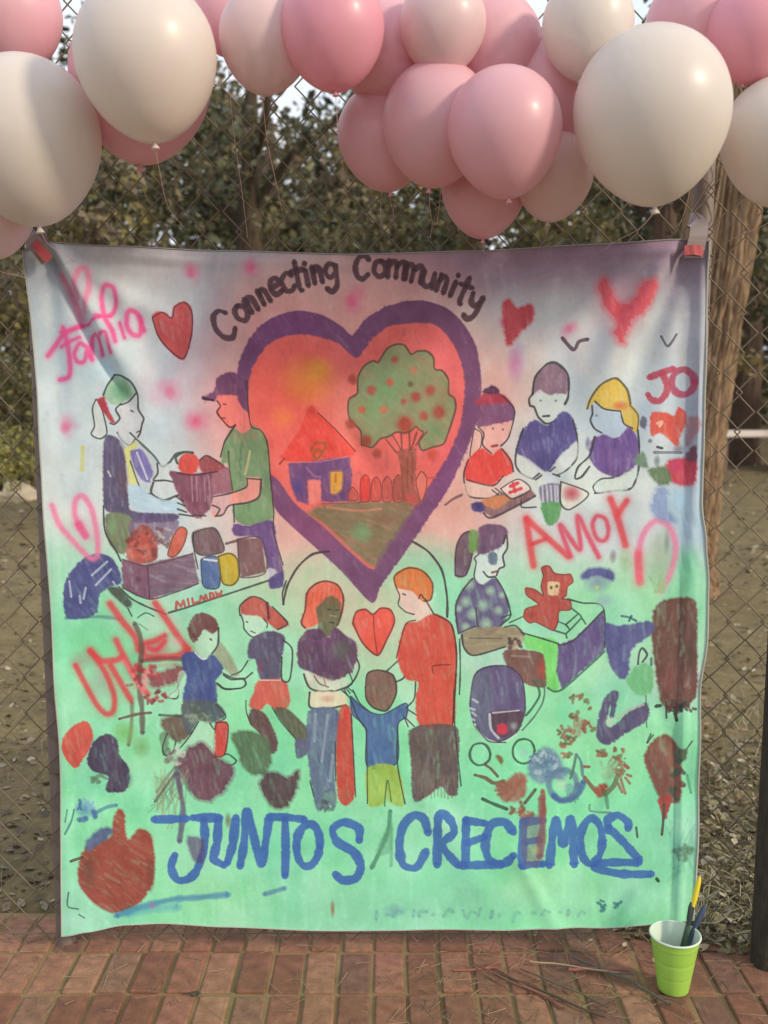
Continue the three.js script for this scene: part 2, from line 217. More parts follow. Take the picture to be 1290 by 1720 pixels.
for (const [ch, x, y, h, d] of [['C', 96, 328, 132, -30], ['o', 160, 258, 118, -32], ['n', 206, 222, 108, -30], ['n', 262, 186, 104, -26], ['e', 312, 142, 112, -22], ['c', 366, 122, 124, -16], ['t', 412, 112, 130, -12], ['i', 450, 104, 112, -10], ['n', 496, 92, 112, -10], ['g', 556, 80, 118, -4], ['C', 694, 78, 104, 4], ['o', 772, 64, 116, 5], ['m', 846, 70, 114, 6], ['m', 920, 86, 114, 14], ['u', 984, 112, 110, 16], ['n', 1046, 134, 112, 20], ['i', 1092, 152, 110, 22], ['t', 1136, 174, 118, 22], ['y', 1188, 212, 112, 26]]) {
  const c = Math.cos(d * Math.PI / 180), s = Math.sin(d * Math.PI / 180), wd = h * (ch === 'm' ? 0.8 : ch === 'n' ? 0.5 : ch === 'o' ? 0.62 : 0.68);
  for (const g of GLY[ch]) { const p = []; for (let i = 0; i < g.length; i += 2) { const X = (g[i] - 0.5) * wd, Y = (g[i + 1] - 0.55) * h; p.push(x + X * c - Y * s, y + X * s + Y * c); } L(p, [84, 60, 68], 8.4, { a: 0.86, soft: 1.2 }); }
}
// --- upper left: small red heart, script in pink spray
FR(0, 400, 3);
F([770, 395, 800, 372, 840, 380, 866, 405, 880, 345, 930, 322, 962, 360, 968, 470, 925, 608, 850, 560, 795, 490], [196, 80, 84], { vary: 16 }); L([770, 400, 820, 375, 866, 405, 880, 345, 930, 323, 966, 370, 966, 480, 925, 606, 850, 560, 795, 490, 770, 400], [110, 50, 60], 2);
const PK = [226, 82, 146];
SP([300, 180, 345, 280, 400, 410], [222, 130, 160], 10, { a: 0.8 }); SP([425, 370, 448, 250, 440, 160, 400, 160, 380, 240, 395, 300], [222, 120, 160], 9, { a: 0.8 });
SP([236, 592, 262, 550, 310, 490, 400, 440], PK, 8); SP([312, 452, 338, 550, 352, 660, 338, 700, 296, 716], PK, 8); SP([300, 545, 350, 520, 400, 500], PK, 6);
SP([436, 548, 400, 532, 374, 580, 388, 626, 426, 620, 438, 550, 446, 590, 462, 612], PK, 7); SP([462, 600, 456, 500, 486, 486, 506, 588, 504, 492, 540, 478, 562, 574], PK, 6); SP([300, 470, 400, 446, 500, 400, 560, 392], PK, 5, { a: 0.9 });
SP([492, 392, 556, 388, 584, 330, 572, 256, 532, 240, 510, 300, 534, 400, 572, 470, 590, 520], PK, 7); SP([606, 430, 630, 500], PK, 6); SP(ring(676, 428, 34, 66, -0.25), PK, 8); SP([706, 400, 728, 470], PK, 6);
// --- upper right: hearts and birds
FR(760, 380, 2.434);
F([205, 325, 232, 300, 262, 335, 322, 322, 326, 380, 285, 425, 230, 485, 212, 400], [194, 74, 84], { soft: 4 }); B(250, 560, 34, 60, [206, 130, 176], 0.5);
FR(645, 380, 2); B(800, 270, 120, 130, [214, 120, 140], 0.4); F([722, 195, 748, 180, 768, 228, 796, 262, 832, 252, 868, 195, 905, 180, 904, 230, 866, 285, 824, 322, 794, 392, 776, 372, 782, 322, 746, 272], [216, 80, 96], { soft: 9, a: 0.85, dry: 0.5 }); FR(760, 380, 2.434);
L([450, 455, 495, 505, 520, 470, 556, 462], [84, 66, 84], 6); L([862, 448, 885, 490, 922, 440], [90, 92, 104], 4);
// --- woman handing a basket
FR(140, 610, 3.794);
F([135, 490, 200, 470, 260, 530, 270, 650, 280, 780, 290, 880, 320, 945, 590, 962, 590, 1000, 460, 1012, 320, 1012, 290, 970, 150, 935, 130, 830], [88, 80, 112], { dir: 85 }); B(250, 740, 50, 150, [116, 80, 84], 0.5); B(440, 985, 160, 30, [96, 80, 140], 0.6);
F([80, 230, 58, 290, 70, 400, 50, 445, 70, 470, 110, 480, 150, 450, 145, 400, 120, 300, 95, 240], [206, 216, 212], { a: 0.7, ink: INK, w: 2 });
F([190, 75, 240, 80, 310, 120, 345, 185, 330, 215, 290, 245, 240, 258, 190, 262, 130, 215, 150, 140], [142, 182, 152], { a: 0.8 }); B(240, 180, 80, 80, [82, 142, 100], 0.75);
F([240, 255, 330, 212, 352, 200, 350, 290, 386, 350, 375, 385, 365, 440, 330, 480, 300, 522, 240, 490, 215, 440, 235, 350, 210, 300], [206, 206, 212], { a: 0.75 });
L([190, 75, 240, 80, 310, 120, 350, 200, 352, 290, 386, 350, 376, 385, 366, 440, 350, 470], INK, 2.6); L([190, 75, 150, 140, 125, 205], INK, 2.4); L([345, 190, 290, 245, 240, 265], INK, 2.2); L([240, 258, 205, 295, 232, 350, 200, 390, 170, 380], INK, 2.4); L([215, 440, 245, 490, 300, 524, 335, 480], INK, 2.2);
F([88, 230, 130, 216, 165, 310, 206, 382, 178, 378, 130, 312], [172, 58, 72], { smooth: false });
F([220, 450, 300, 524, 350, 480, 450, 590, 490, 645, 460, 740, 440, 830, 360, 812, 300, 640, 262, 560], [188, 200, 208], { a: 0.7 });
F([268, 550, 350, 500, 320, 560, 300, 620, 345, 770, 300, 770, 285, 660], [216, 214, 120], { a: 0.8 }); F([310, 560, 380, 555, 440, 690, 420, 752, 370, 735, 320, 640], [112, 102, 172], { a: 0.85 }); L([345, 570, 410, 740], [210, 214, 226], 3);
L([300, 620, 370, 810, 440, 832], INK, 1.8); L([300, 445, 380, 520, 450, 590, 500, 655, 550, 632, 590, 580, 640, 565], [70, 84, 84], 3);
F([470, 650, 560, 650, 590, 720, 590, 850, 510, 876, 440, 830, 455, 740], [204, 216, 218], { a: 0.7 }); L([470, 640, 475, 700, 450, 748, 520, 745, 575, 758], INK, 2.4); L([450, 760, 435, 825, 510, 876, 580, 852, 606, 842], [60, 70, 72], 3.4);
F([290, 792, 350, 780, 430, 840, 520, 872, 600, 884, 620, 930, 560, 946, 380, 942, 310, 892], [182, 212, 232], { a: 0.9, dir: 10 });
F([555, 690, 700, 704, 850, 680, 890, 660, 940, 700, 940, 832, 840, 850, 820, 905, 740, 985, 690, 962, 640, 900, 600, 820, 575, 750], [126, 74, 96], { dir: 85, vary: 34 }); F([830, 690, 938, 690, 944, 835, 832, 842], [164, 112, 128], { a: 0.7 });
F(ring(672, 640, 66, 66), [216, 80, 74]); F([740, 620, 790, 595, 890, 650, 850, 690, 760, 690], [156, 78, 84]); L([600, 640, 590, 600, 640, 566, 700, 572], [60, 80, 76], 3.4); L([740, 620, 790, 592, 890, 655], [90, 60, 70], 2.4);
for (const x of [690, 720, 770, 800]) L([x, 720, x + 6, 880], [206, 180, 186], 2, { a: 0.4 });
for (const p of [[590, 850, 640, 880], [600, 890, 650, 910], [600, 930, 660, 950], [610, 960, 700, 975], [700, 970, 780, 975]]) L(p, INK, 2.4);
// man with the cap
F([945, 420, 1000, 442, 1070, 400, 1130, 430, 1170, 500, 1186, 650, 1192, 800, 1214, 960, 1150, 1024, 1060, 1036, 990, 1012, 955, 960, 945, 800, 920, 640, 880, 640, 890, 540], [112, 146, 106], { dir: 80 }); B(1040, 450, 120, 60, [156, 128, 100], 0.5); B(1070, 960, 110, 60, [116, 164, 116], 0.6);
F([850, 200, 975, 200, 990, 240, 1020, 290, 1052, 330, 1064, 410, 1010, 442, 960, 402, 930, 412, 890, 370, 852, 312, 872, 270, 850, 235], [242, 126, 120], { a: 0.95, vary: 12 });
F([760, 215, 830, 180, 860, 90, 950, 60, 1030, 110, 1042, 190, 1032, 260, 1020, 292, 985, 232, 975, 202, 850, 202, 840, 236, 770, 234], [112, 66, 104]); L([760, 222, 830, 236], [60, 40, 56], 3);
L([850, 240, 872, 275, 852, 312, 890, 370, 930, 410, 965, 395], [90, 50, 56], 2.4); L([1040, 110, 1046, 260, 1066, 400, 1130, 430, 1168, 500, 1186, 650, 1214, 960], [80, 56, 60], 2); L([965, 395, 900, 500, 872, 600], [70, 60, 60], 2.6); L([920, 560, 930, 700, 948, 810], [80, 70, 66], 2);
F([1040, 735, 1132, 740, 1120, 850, 1050, 890, 930, 906, 890, 962, 830, 972, 820, 902, 830, 852, 930, 832, 1040, 790], [236, 150, 142], { a: 0.95, vary: 12 }); F([830, 850, 930, 842, 920, 912, 880, 962, 830, 940], [204, 176, 182], { a: 0.8 });
L([1040, 735, 1132, 742], INK, 2); L([1132, 742, 1120, 850, 1050, 890, 930, 908, 890, 965, 840, 974], INK, 2.8); L([1040, 740, 1035, 790, 930, 832, 830, 850], INK, 2); L([1058, 560, 1046, 640, 1026, 712], [206, 190, 140], 4, { a: 0.7 }); L([820, 905, 870, 930, 850, 965], INK, 2.2); L([955, 905, 960, 1015], INK, 2.2);
L([300, 300, 320, 310], INK, 1.8); L([340, 440, 366, 430], INK, 1.8); L([890, 262, 905, 264], [110, 50, 54], 2); L([870, 345, 900, 350], [150, 60, 60], 2); for (const y of [500, 560, 620, 690]) L([985 + 20 * ar(), y, 1000, y + 60], [86, 116, 84], 3, { a: 0.4 }); for (const p of [[150, 520, 160, 700], [180, 500, 190, 720], [225, 520, 240, 760]]) L(p, [120, 112, 140], 3, { a: 0.45 }); L([160, 690, 175, 720], [210, 206, 214], 3); L([600, 700, 700, 712, 850, 690], [90, 50, 66], 2.4);
// table of food
FR(140, 850, 3.794);
F([960, 120, 1060, 130, 1200, 100, 1232, 260, 1272, 420, 1262, 512, 1190, 522, 1180, 440, 1168, 330, 1100, 200, 965, 185], [102, 76, 134]); L([1210, 60, 1215, 180, 1270, 380], INK, 1.8);
F([150, 60, 230, 40, 312, 80, 312, 200, 260, 300, 190, 270, 150, 180], [112, 124, 94]); B(190, 130, 40, 80, [130, 170, 130], 0.6); L([130, 0, 132, 120, 150, 190, 210, 290, 240, 350], INK, 2.6);
F([310, 100, 600, 90, 560, 190, 480, 240, 320, 200], [116, 92, 128], { a: 0.7 });
F([290, 215, 350, 130, 420, 130, 470, 230, 455, 345, 290, 352], [158, 84, 80], { vary: 34 }); dabs(370, 250, 90, 100, 30, [[190, 90, 80], [130, 70, 70], [200, 120, 110]], 10, 26); dabs(510, 200, 50, 70, 14, [[150, 130, 130], [190, 180, 180], [120, 90, 90]], 8, 20);
F([250, 340, 410, 382, 422, 592, 330, 562, 250, 522], [126, 84, 110], { smooth: false }); F([410, 372, 700, 300, 732, 490, 600, 542, 422, 592], [120, 94, 116], { smooth: false, dir: 10 }); L([410, 380, 420, 590], [90, 60, 80], 2); L([250, 340, 410, 380, 700, 302], [96, 70, 86], 2); L([250, 520, 420, 594, 600, 545, 732, 492], [70, 60, 70], 2); B(350, 470, 26, 26, [90, 60, 84], 0.6);
F([540, 312, 570, 200, 620, 135, 660, 160, 632, 262, 580, 322], [204, 98, 82], { ink: [110, 90, 80], w: 2 });
F([700, 170, 830, 140, 880, 220, 890, 290, 760, 312, 710, 280], [112, 86, 92], { ink: [80, 80, 84], w: 2 }); L([705, 170, 700, 230, 730, 400], INK, 2);
F([750, 345, 800, 320, 862, 342, 866, 510, 790, 526, 760, 490], [84, 108, 160], { ink: [60, 70, 90], w: 1.6 }); L([770, 340, 850, 350], [220, 226, 230], 3);
F([860, 322, 930, 302, 980, 340, 992, 450, 950, 502, 890, 492, 870, 400], [192, 166, 52], { ink: [100, 90, 50], w: 2.4 });
F([980, 212, 1130, 208, 1162, 420, 1012, 458, 992, 400], [120, 88, 94], { smooth: false, ink: [90, 76, 80], w: 1.8 }); L([910, 240, 980, 220], [100, 80, 84], 5);
F([1170, 410, 1210, 400, 1240, 440, 1180, 470], [206, 210, 216], { a: 0.8 }); F([1190, 460, 1262, 430, 1264, 512, 1190, 522], [88, 78, 130]);
L([540, 680, 700, 634, 900, 570, 1180, 478], [60, 76, 70], 2.8); L([1290, 480, 1268, 560, 1275, 630], INK, 2.4); L([225, 515, 300, 590, 400, 640, 530, 690], INK, 2.6);
const RT = [186, 74, 76];
for (const p of [[592, 660, 598, 605, 622, 640, 640, 595, 650, 640], [668, 590, 676, 632], [696, 585, 702, 622, 730, 612], [742, 615, 748, 572, 768, 602, 780, 562, 792, 600], [806, 558, 812, 596, 834, 580, 824, 556, 806, 558], [842, 548, 852, 582, 862, 556, 872, 578, 880, 542]]) L(p, RT, 3.2, { smooth: false });
// blue patch at the edge
FR(0, 800, 3);
F([330, 530, 420, 420, 500, 390, 570, 420, 606, 500, 600, 542, 540, 560, 500, 600, 480, 690, 420, 716, 330, 702], [76, 78, 136], { vary: 34, dir: 60 }); for (const p of [[460, 500, 540, 430], [480, 550, 560, 470], [350, 530, 360, 610], [420, 620, 430, 560], [570, 530, 590, 560], [400, 600, 405, 640]]) L(p, [196, 210, 226], 3, { a: 0.7 });
F([540, 560, 600, 570, 660, 640, 640, 660, 580, 610], [76, 86, 80], { soft: 3 }); L([330, 715, 500, 710, 600, 720], [70, 84, 120], 4, { a: 0.5, soft: 3 });
SP([265, 150, 300, 240, 360, 320, 450, 410, 490, 400, 492, 300, 460, 170, 420, 100, 380, 120, 375, 190, 400, 260], [234, 128, 168], 9); SP([400, 240, 430, 300], [226, 84, 140], 13);
// unity lettering in red spray, with the small tree drawn through it
FR(100, 980, 4.3);
const RD = [214, 68, 76];
B(160, 560, 110, 90, [160, 140, 130], 0.5); B(300, 700, 110, 190, [170, 165, 160], 0.55); B(660, 300, 90, 90, [190, 216, 196], 0.7);
SP([115, 590, 200, 760, 270, 880, 340, 945, 390, 920, 392, 810, 330, 640, 220, 485], RD, 9); SP([220, 490, 300, 560, 400, 560, 440, 540], RD, 10); SP([405, 410, 480, 560, 560, 700, 635, 800], RD, 10); SP([370, 590, 440, 720, 510, 840], RD, 10); SP([360, 150, 450, 270, 540, 390, 570, 480], RD, 11); SP([690, 140, 780, 270, 870, 400, 930, 475], RD, 11); SP([920, 480, 860, 520, 740, 530, 620, 530, 600, 450, 690, 410, 760, 380], RD, 10); SP([560, 600, 640, 650, 730, 700], RD, 9); B(700, 470, 130, 80, [206, 60, 80], 0.5); B(840, 430, 60, 60, [222, 180, 186], 0.6);
F([650, 700, 700, 660, 860, 600, 900, 640, 820, 720, 680, 750], [140, 80, 88], { soft: 5 }); dabs(690, 830, 90, 50, 16, [[180, 80, 84], [120, 70, 76]], 8, 20);
L([540, 290, 580, 380, 590, 480, 580, 600, 575, 760, 595, 900, 600, 1080], [96, 82, 76], 8, { a: 0.75, soft: 2 }); L([590, 560, 740, 545, 900, 548], [130, 60, 70], 7, { a: 0.7, soft: 2 }); L([430, 980, 560, 945, 660, 935], [110, 74, 76], 5, { a: 0.8 }); L([520, 860, 520, 1000, 500, 1170], [110, 86, 70], 6, { a: 0.6, soft: 2 });
SP([470, 560, 520, 660, 600, 790], [226, 120, 130], 6, { a: 0.8 }); SP([760, 420, 700, 480, 640, 470], [222, 70, 84], 8); L([640, 640, 700, 600, 840, 590], [206, 130, 140], 5, { a: 0.5, soft: 2 }); dabs(600, 680, 120, 90, 18, [[206, 60, 70], [226, 150, 150], [150, 60, 70]], 10, 26, 0.5); L([490, 180, 520, 240], INK, 2); L([560, 250, 620, 215, 680, 240], INK, 1.6); L([570, 290, 640, 340], INK, 1.4, { a: 0.5 });
B(470, 1080, 110, 110, [112, 176, 96], 0.75); B(590, 1180, 80, 100, [106, 160, 90], 0.7);
// running boy
L([870, 660, 850, 760, 800, 800, 790, 830, 850, 830, 860, 770], INK, 2); F([1110, 500, 1170, 440, 1290, 640, 1240, 670], [146, 134, 112], { a: 0.65, soft: 3, vary: 34 });
F([1000, 390, 1050, 340, 1142, 340, 1146, 440, 1100, 505, 1040, 530, 990, 480], [182, 220, 196], { a: 0.85, vary: 10 }); F([930, 340, 970, 240, 1040, 215, 1120, 260, 1146, 330, 1100, 362, 1050, 330, 1010, 382, 965, 425], [108, 66, 70]); L([1146, 320, 1142, 440, 1100, 510], INK, 2.6); L([1085, 400, 1100, 410], INK, 2);
F([890, 512, 980, 500, 1040, 552, 1110, 520, 1182, 620, 1132, 702, 1122, 862, 900, 852, 920, 682, 890, 622], [70, 80, 142]); L([980, 500, 1030, 545, 1060, 540], [220, 226, 230], 3);
F([740, 990, 880, 968, 940, 1092, 850, 1142, 775, 1085], [104, 86, 78], { soft: 4 }); F([900, 852, 1122, 862, 1198, 960, 1080, 1012, 1000, 1000, 940, 1092, 890, 1000], [84, 96, 104]); dabs(1010, 960, 80, 60, 24, [[140, 160, 140], [90, 100, 90]], 10, 24, 0.5); L([1130, 880, 1198, 968, 1120, 1010], INK, 1.8);
F([1130, 1010, 1200, 1008, 1216, 1060, 1190, 1240, 1115, 1242, 1115, 1100], [206, 76, 72], { ink: [90, 50, 50], w: 2 }); L([1180, 1310, 1240, 1315, 1275, 1285, 1220, 1240, 1190, 1240], INK, 2.2);
L([1180, 650, 1260, 690, 1330, 690], INK, 2.4); L([1150, 730, 1200, 765, 1300, 760], INK, 2.4); L([720, 950, 880, 960], INK, 5, { a: 0.6 }); F([725, 1100, 780, 1080, 780, 1200, 750, 1240], [96, 130, 98], { a: 0.8 });
F([1000, 1010, 1080, 1014, 1118, 1060, 1112, 1240, 1040, 1180, 980, 1160, 930, 1180, 900, 1150, 950, 1090], [176, 226, 196], { a: 0.8, dry: 0.2, vary: 8 }); L([1000, 1005, 950, 1090, 905, 1150, 860, 1200], INK, 2); L([1080, 1014, 1112, 1060], INK, 2); L([775, 1085, 745, 1180, 752, 1240, 800, 1250], INK, 2.2); L([840, 1140, 820, 1210, 790, 1245], INK, 2); L([900, 640, 868, 700, 850, 760], INK, 2.2); F([865, 650, 905, 640, 900, 720, 862, 800, 800, 830, 790, 800, 840, 760], [186, 226, 200], { a: 0.7, dry: 0.2, vary: 8 });
// petals and dark prints low at the edge
F([50, 1080, 130, 1010, 200, 998, 242, 1080, 220, 1182, 160, 1282, 112, 1336, 60, 1282, 18, 1182], [206, 84, 76], { soft: 1.4 });
F([200, 1272, 250, 1150, 340, 1090, 410, 1130, 432, 1240, 500, 1332, 490, 1482, 400, 1508, 338, 1492, 350, 1392, 240, 1352], [70, 58, 84], { soft: 2 }); dabs(280, 1410, 60, 30, 8, [[100, 130, 110]], 10, 18); B(500, 1420, 40, 80, [80, 90, 100], 0.4);
F([840, 1300, 900, 1230, 1020, 1160, 1120, 1250, 1252, 1350, 1172, 1500, 1080, 1564, 980, 1542, 900, 1400], [104, 66, 84], { soft: 6, dir: 85 }); for (const p of [[830, 1330, 760, 1420, 700, 1510], [840, 1340, 800, 1520], [850, 1340, 870, 1560], [840, 1330, 940, 1500]]) L(p, [98, 112, 104], 5, { a: 0.6, soft: 1.5 });
dabs(840, 1250, 60, 70, 14, [[190, 210, 196], [120, 110, 110]], 12, 30, 0.6);
// girl and the woman in orange hair
FR(360, 980, 4.527);
F([210, 245, 330, 250, 392, 300, 330, 402, 290, 412, 230, 350], [188, 226, 204], { a: 0.85, vary: 8 }); F([200, 222, 210, 150, 290, 105, 380, 140, 430, 180, 500, 240, 562, 310, 480, 352, 430, 320, 370, 270, 330, 250, 240, 240], [188, 86, 78]); L([192, 250, 196, 170, 280, 105, 350, 115, 400, 150], INK, 2); L([400, 150, 412, 270], [80, 50, 70], 3.4); L([440, 180, 500, 240, 556, 310, 480, 352], INK, 2); L([200, 240, 220, 300, 225, 350, 285, 410, 335, 400], INK, 2.2); L([240, 290, 255, 300], INK, 1.6); L([275, 365, 310, 380], INK, 1.6); L([370, 270, 400, 310, 395, 340], INK, 2);
F([270, 452, 360, 380, 450, 370, 532, 420, 500, 600, 502, 722, 370, 742, 330, 662, 310, 580, 258, 562], [88, 76, 108]); B(350, 640, 30, 60, [150, 60, 84], 0.5); B(440, 650, 70, 60, [90, 98, 110], 0.5);
F([340, 742, 530, 742, 574, 900, 540, 952, 470, 962, 402, 912, 340, 962, 270, 932, 300, 832], [206, 92, 82]); L([350, 738, 500, 738], [210, 200, 190], 2); 
F([280, 962, 370, 982, 440, 1100, 482, 1220, 450, 1292, 390, 1252, 350, 1152, 270, 1062], [98, 70, 76]); F([460, 972, 560, 962, 722, 1120, 702, 1192, 620, 1182], [98, 98, 82]); F([620, 1190, 722, 1202, 702, 1292, 630, 1324], [88, 92, 122]);
L([520, 430, 590, 510, 572, 732, 515, 735, 510, 560], INK, 2.4); L([255, 590, 200, 672, 130, 700], INK, 2); L([290, 680, 230, 730], INK, 2); L([20, 760, 70, 802, 200, 800, 240, 770, 215, 730, 130, 735, 70, 700], INK, 2.6); L([240, 890, 245, 980, 280, 1080], INK, 1.8); L([440, 940, 500, 1050, 620, 1180], INK, 1.6);
F([140, 1152, 270, 1130, 400, 1202, 432, 1320, 392, 1432, 300, 1452, 220, 1392, 180, 1272], [84, 112, 82], { soft: 4 }); F([350, 1532, 400, 1442, 480, 1442, 560, 1472, 642, 1420, 622, 1562, 540, 1692, 440, 1682], [84, 66, 72], { soft: 5 });
F([690, 342, 660, 300, 690, 200, 700, 80, 760, 10, 850, -12, 940, 20, 982, 120, 960, 232, 800, 300], [226, 104, 84]); F([790, 292, 780, 192, 880, 100, 960, 150, 962, 262, 930, 332, 870, 402, 800, 402], [98, 102, 78]); L([690, 342, 660, 300, 690, 200, 702, 80, 760, 10, 850, -12, 940, 20, 982, 120, 962, 250, 935, 325], [90, 60, 60], 2.4); L([880, 250, 930, 255], [150, 146, 110], 2);
F([640, 622, 640, 452, 700, 370, 800, 350, 870, 422, 920, 342, 1000, 400, 1070, 450, 1082, 560, 1032, 682, 900, 744, 800, 722, 700, 662], [94, 62, 94]); B(970, 510, 110, 110, [98, 112, 100], 0.75); L([740, 440, 860, 440, 900, 370], [130, 70, 130], 5, { a: 0.5 });
F([690, 662, 800, 704, 900, 744, 1000, 722, 982, 802, 880, 832, 780, 822, 720, 792], [206, 208, 192], { a: 0.85 }); L([680, 690, 720, 790, 800, 826, 900, 820], INK, 3); L([1080, 570, 1104, 640, 1060, 740, 1000, 790, 880, 832], INK, 2.6); L([1030, 690, 1050, 760, 1000, 800], INK, 2);
F([730, 832, 970, 832, 1002, 922, 900, 952, 730, 932], [226, 210, 184], { a: 0.85 }); B(860, 880, 70, 36, [196, 120, 120], 0.6); L([725, 830, 725, 940, 850, 955, 1000, 925], INK, 3);
F([720, 972, 942, 972, 932, 1250, 912, 1400, 922, 1690, 860, 1660, 830, 1710, 780, 1700, 740, 1500, 710, 1250], [96, 110, 142], { vary: 36 }); for (const p of [[770, 990, 760, 1200], [860, 1000, 820, 1350], [900, 1300, 880, 1500]]) L(p, [176, 190, 206], 4, { a: 0.5, soft: 2 }); dabs(860, 1640, 60, 80, 16, [[110, 150, 130], [80, 90, 100]], 10, 26, 0.5);
F([958, 962, 1000, 930, 1040, 972, 1052, 1300, 1062, 1600, 1000, 1682, 940, 1602, 930, 1250], [194, 72, 62]); B(1000, 1000, 30, 60, [226, 50, 60], 0.6); B(1000, 1600, 50, 80, [150, 110, 84], 0.5); L([1042, 990, 1056, 1300, 1074, 1620], INK, 1.8); L([920, 1200, 925, 1500], INK, 1.6); L([730, 1500, 760, 1620], INK, 1.6);
for (const p of [[985, 800, 1010, 850], [1000, 795, 1035, 840], [1015, 790, 1055, 830]]) L(p, INK, 1.6); L([760, 700, 800, 760, 870, 790], [120, 90, 90], 2); L([830, 720, 850, 790], [150, 120, 110], 2); L([860, 200, 880, 205], [60, 64, 50], 2); L([920, 205, 940, 208], [60, 64, 50], 2); L([870, 300, 910, 305], [70, 60, 50], 2); for (let i = 0; i < 8; i++) L([720 + i * 34, 20 + 60 * ar(), 700 + i * 34, 130 + 60 * ar()], [190, 80, 66], 2, { a: 0.4 });
// the boy between them, the man in red, the small heart
FR(400, 960, 2.804);
F([540, 250, 556, 195, 598, 180, 636, 205, 672, 175, 718, 182, 736, 238, 702, 320, 656, 396, 592, 342], [226, 82, 70], { ink: [110, 60, 60], w: 2.4, vary: 14 }); L([636, 205, 640, 280, 655, 392], [150, 60, 56], 1.8);
F([700, 480, 780, 412, 802, 505, 842, 530, 832, 600, 850, 680, 810, 735, 780, 700, 800, 620, 770, 600], [178, 226, 196], { a: 0.8, vary: 8 });
F([600, 542, 610, 482, 660, 465, 730, 490, 746, 572, 702, 652, 640, 642, 605, 602], [128, 96, 88], { ink: [70, 60, 60], w: 2.4 }); B(650, 600, 30, 50, [150, 90, 84], 0.5);
F([530, 590, 600, 650, 680, 672, 790, 620, 792, 682, 752, 722, 746, 900, 610, 916, 600, 742, 540, 672], [76, 104, 156], { ink: [60, 70, 96], w: 1.6 });
F([610, 926, 746, 920, 782, 1090, 712, 1082, 692, 1040, 680, 1090, 615, 1096], [154, 188, 84], { dir: 85 }); L([690, 1100, 695, 1040, 705, 980, 720, 1080], [80, 110, 60], 2); L([752, 720, 750, 900, 785, 1092], INK, 2); L([605, 740, 610, 1090], INK, 1.6);
L([700, 470, 770, 410, 790, 440, 780, 500, 745, 520], INK, 2.4); L([835, 520, 830, 600, 790, 640], INK, 2.2); for (const p of [[800, 650, 850, 680], [790, 690, 830, 730], [780, 680, 800, 730]]) L(p, INK, 1.8); L([490, 560, 530, 600, 560, 680, 600, 740], INK, 2.2); L([540, 560, 570, 620, 620, 660], INK, 2);
F([850, 130, 902, 150, 912, 202, 880, 240, 826, 215, 840, 180], [226, 200, 190], { a: 0.9, vary: 8 }); F([750, 80, 820, 95, 852, 130, 838, 205, 790, 192, 756, 130], [228, 194, 188], { a: 0.9, vary: 8 }); F([745, 72, 740, 20, 800, -15, 870, 0, 915, 60, 906, 130, 870, 142, 820, 95, 760, 82], [216, 118, 66]);
L([745, 75, 738, 25, 800, -15, 870, 0, 917, 60, 908, 130, 875, 140], [110, 66, 46], 2.4); L([745, 80, 762, 120, 755, 160, 790, 192, 830, 205], INK, 2); L([775, 108, 788, 112], INK, 2); L([880, 130, 920, 195], INK, 2.4); L([850, 130, 862, 110, 875, 130], INK, 1.8);
F([790, 252, 850, 238, 920, 200, 1002, 250, 1028, 380, 1022, 560, 1006, 726, 860, 726, 840, 600, 850, 522, 790, 502, 752, 400], [208, 78, 66], { vary: 18 }); L([920, 200, 1002, 250, 1028, 380, 1022, 560, 1010, 726], [80, 46, 46], 2.4); L([835, 230, 790, 252, 752, 380, 745, 410], [110, 50, 50], 2); L([920, 480, 920, 445, 1000, 440], [130, 50, 46], 1.8);
F([820, 742, 1022, 730, 1036, 900, 1032, 1040, 990, 1050, 960, 1012, 900, 1042, 830, 1072, 815, 900], [98, 82, 84], { dir: 88, vary: 34 }); L([1015, 560, 1022, 730, 1050, 1010], INK, 2); for (let i = 0; i < 12; i++) L([850 + i * 15, 960, 845 + i * 16, 1050 + ar() * 20], [130, 110, 106], 2, { a: 0.4 });
L([1042, 320, 1046, 450, 1042, 580], INK, 2.2);
FR(400, 700, 2.804); L([212, 885, 230, 800, 280, 710, 350, 650, 430, 636], [66, 52, 60], 3); L([820, 588, 900, 640, 960, 730, 985, 850, 985, 945], [66, 52, 60], 3.2);
// --- three children at a table
FR(740, 600, 3.583);
F([260, 420, 430, 370, 412, 480, 370, 532, 310, 582, 250, 540], [232, 172, 166], { a: 0.9, vary: 8 }); F([205, 430, 250, 460, 240, 550, 180, 600], [230, 176, 170], { a: 0.8, ink: INK, w: 1.6 }); F([240, 270, 380, 240, 447, 320, 432, 372, 360, 392, 220, 412], [122, 76, 116]); F([218, 262, 280, 215, 380, 230, 442, 302, 400, 272, 240, 284], [174, 62, 82]); F([256, 205, 320, 175, 356, 212, 300, 222], [90, 52, 84]);
L([372, 230, 446, 320, 412, 480, 366, 535], INK, 2.2); L([230, 420, 262, 460, 255, 530, 310, 582], INK, 2); for (const [x, y] of [[318, 430], [378, 436]]) B(x, y, 9, 9, [60, 50, 60], 0.9); L([310, 540, 345, 530], [160, 60, 70], 3);
F([170, 622, 250, 550, 310, 590, 370, 550, 426, 620, 432, 690, 370, 722, 310, 772, 170, 746, 145, 690], [224, 70, 66], { vary: 16 }); L([170, 622, 145, 690, 145, 760, 180, 840, 300, 850, 350, 820], INK, 2.4); L([160, 740, 310, 776, 380, 720], INK, 2.4); L([370, 550, 428, 630, 440, 690], INK, 2); F([150, 758, 300, 780, 352, 802, 300, 846, 165, 830], [226, 190, 180], { a: 0.8 });
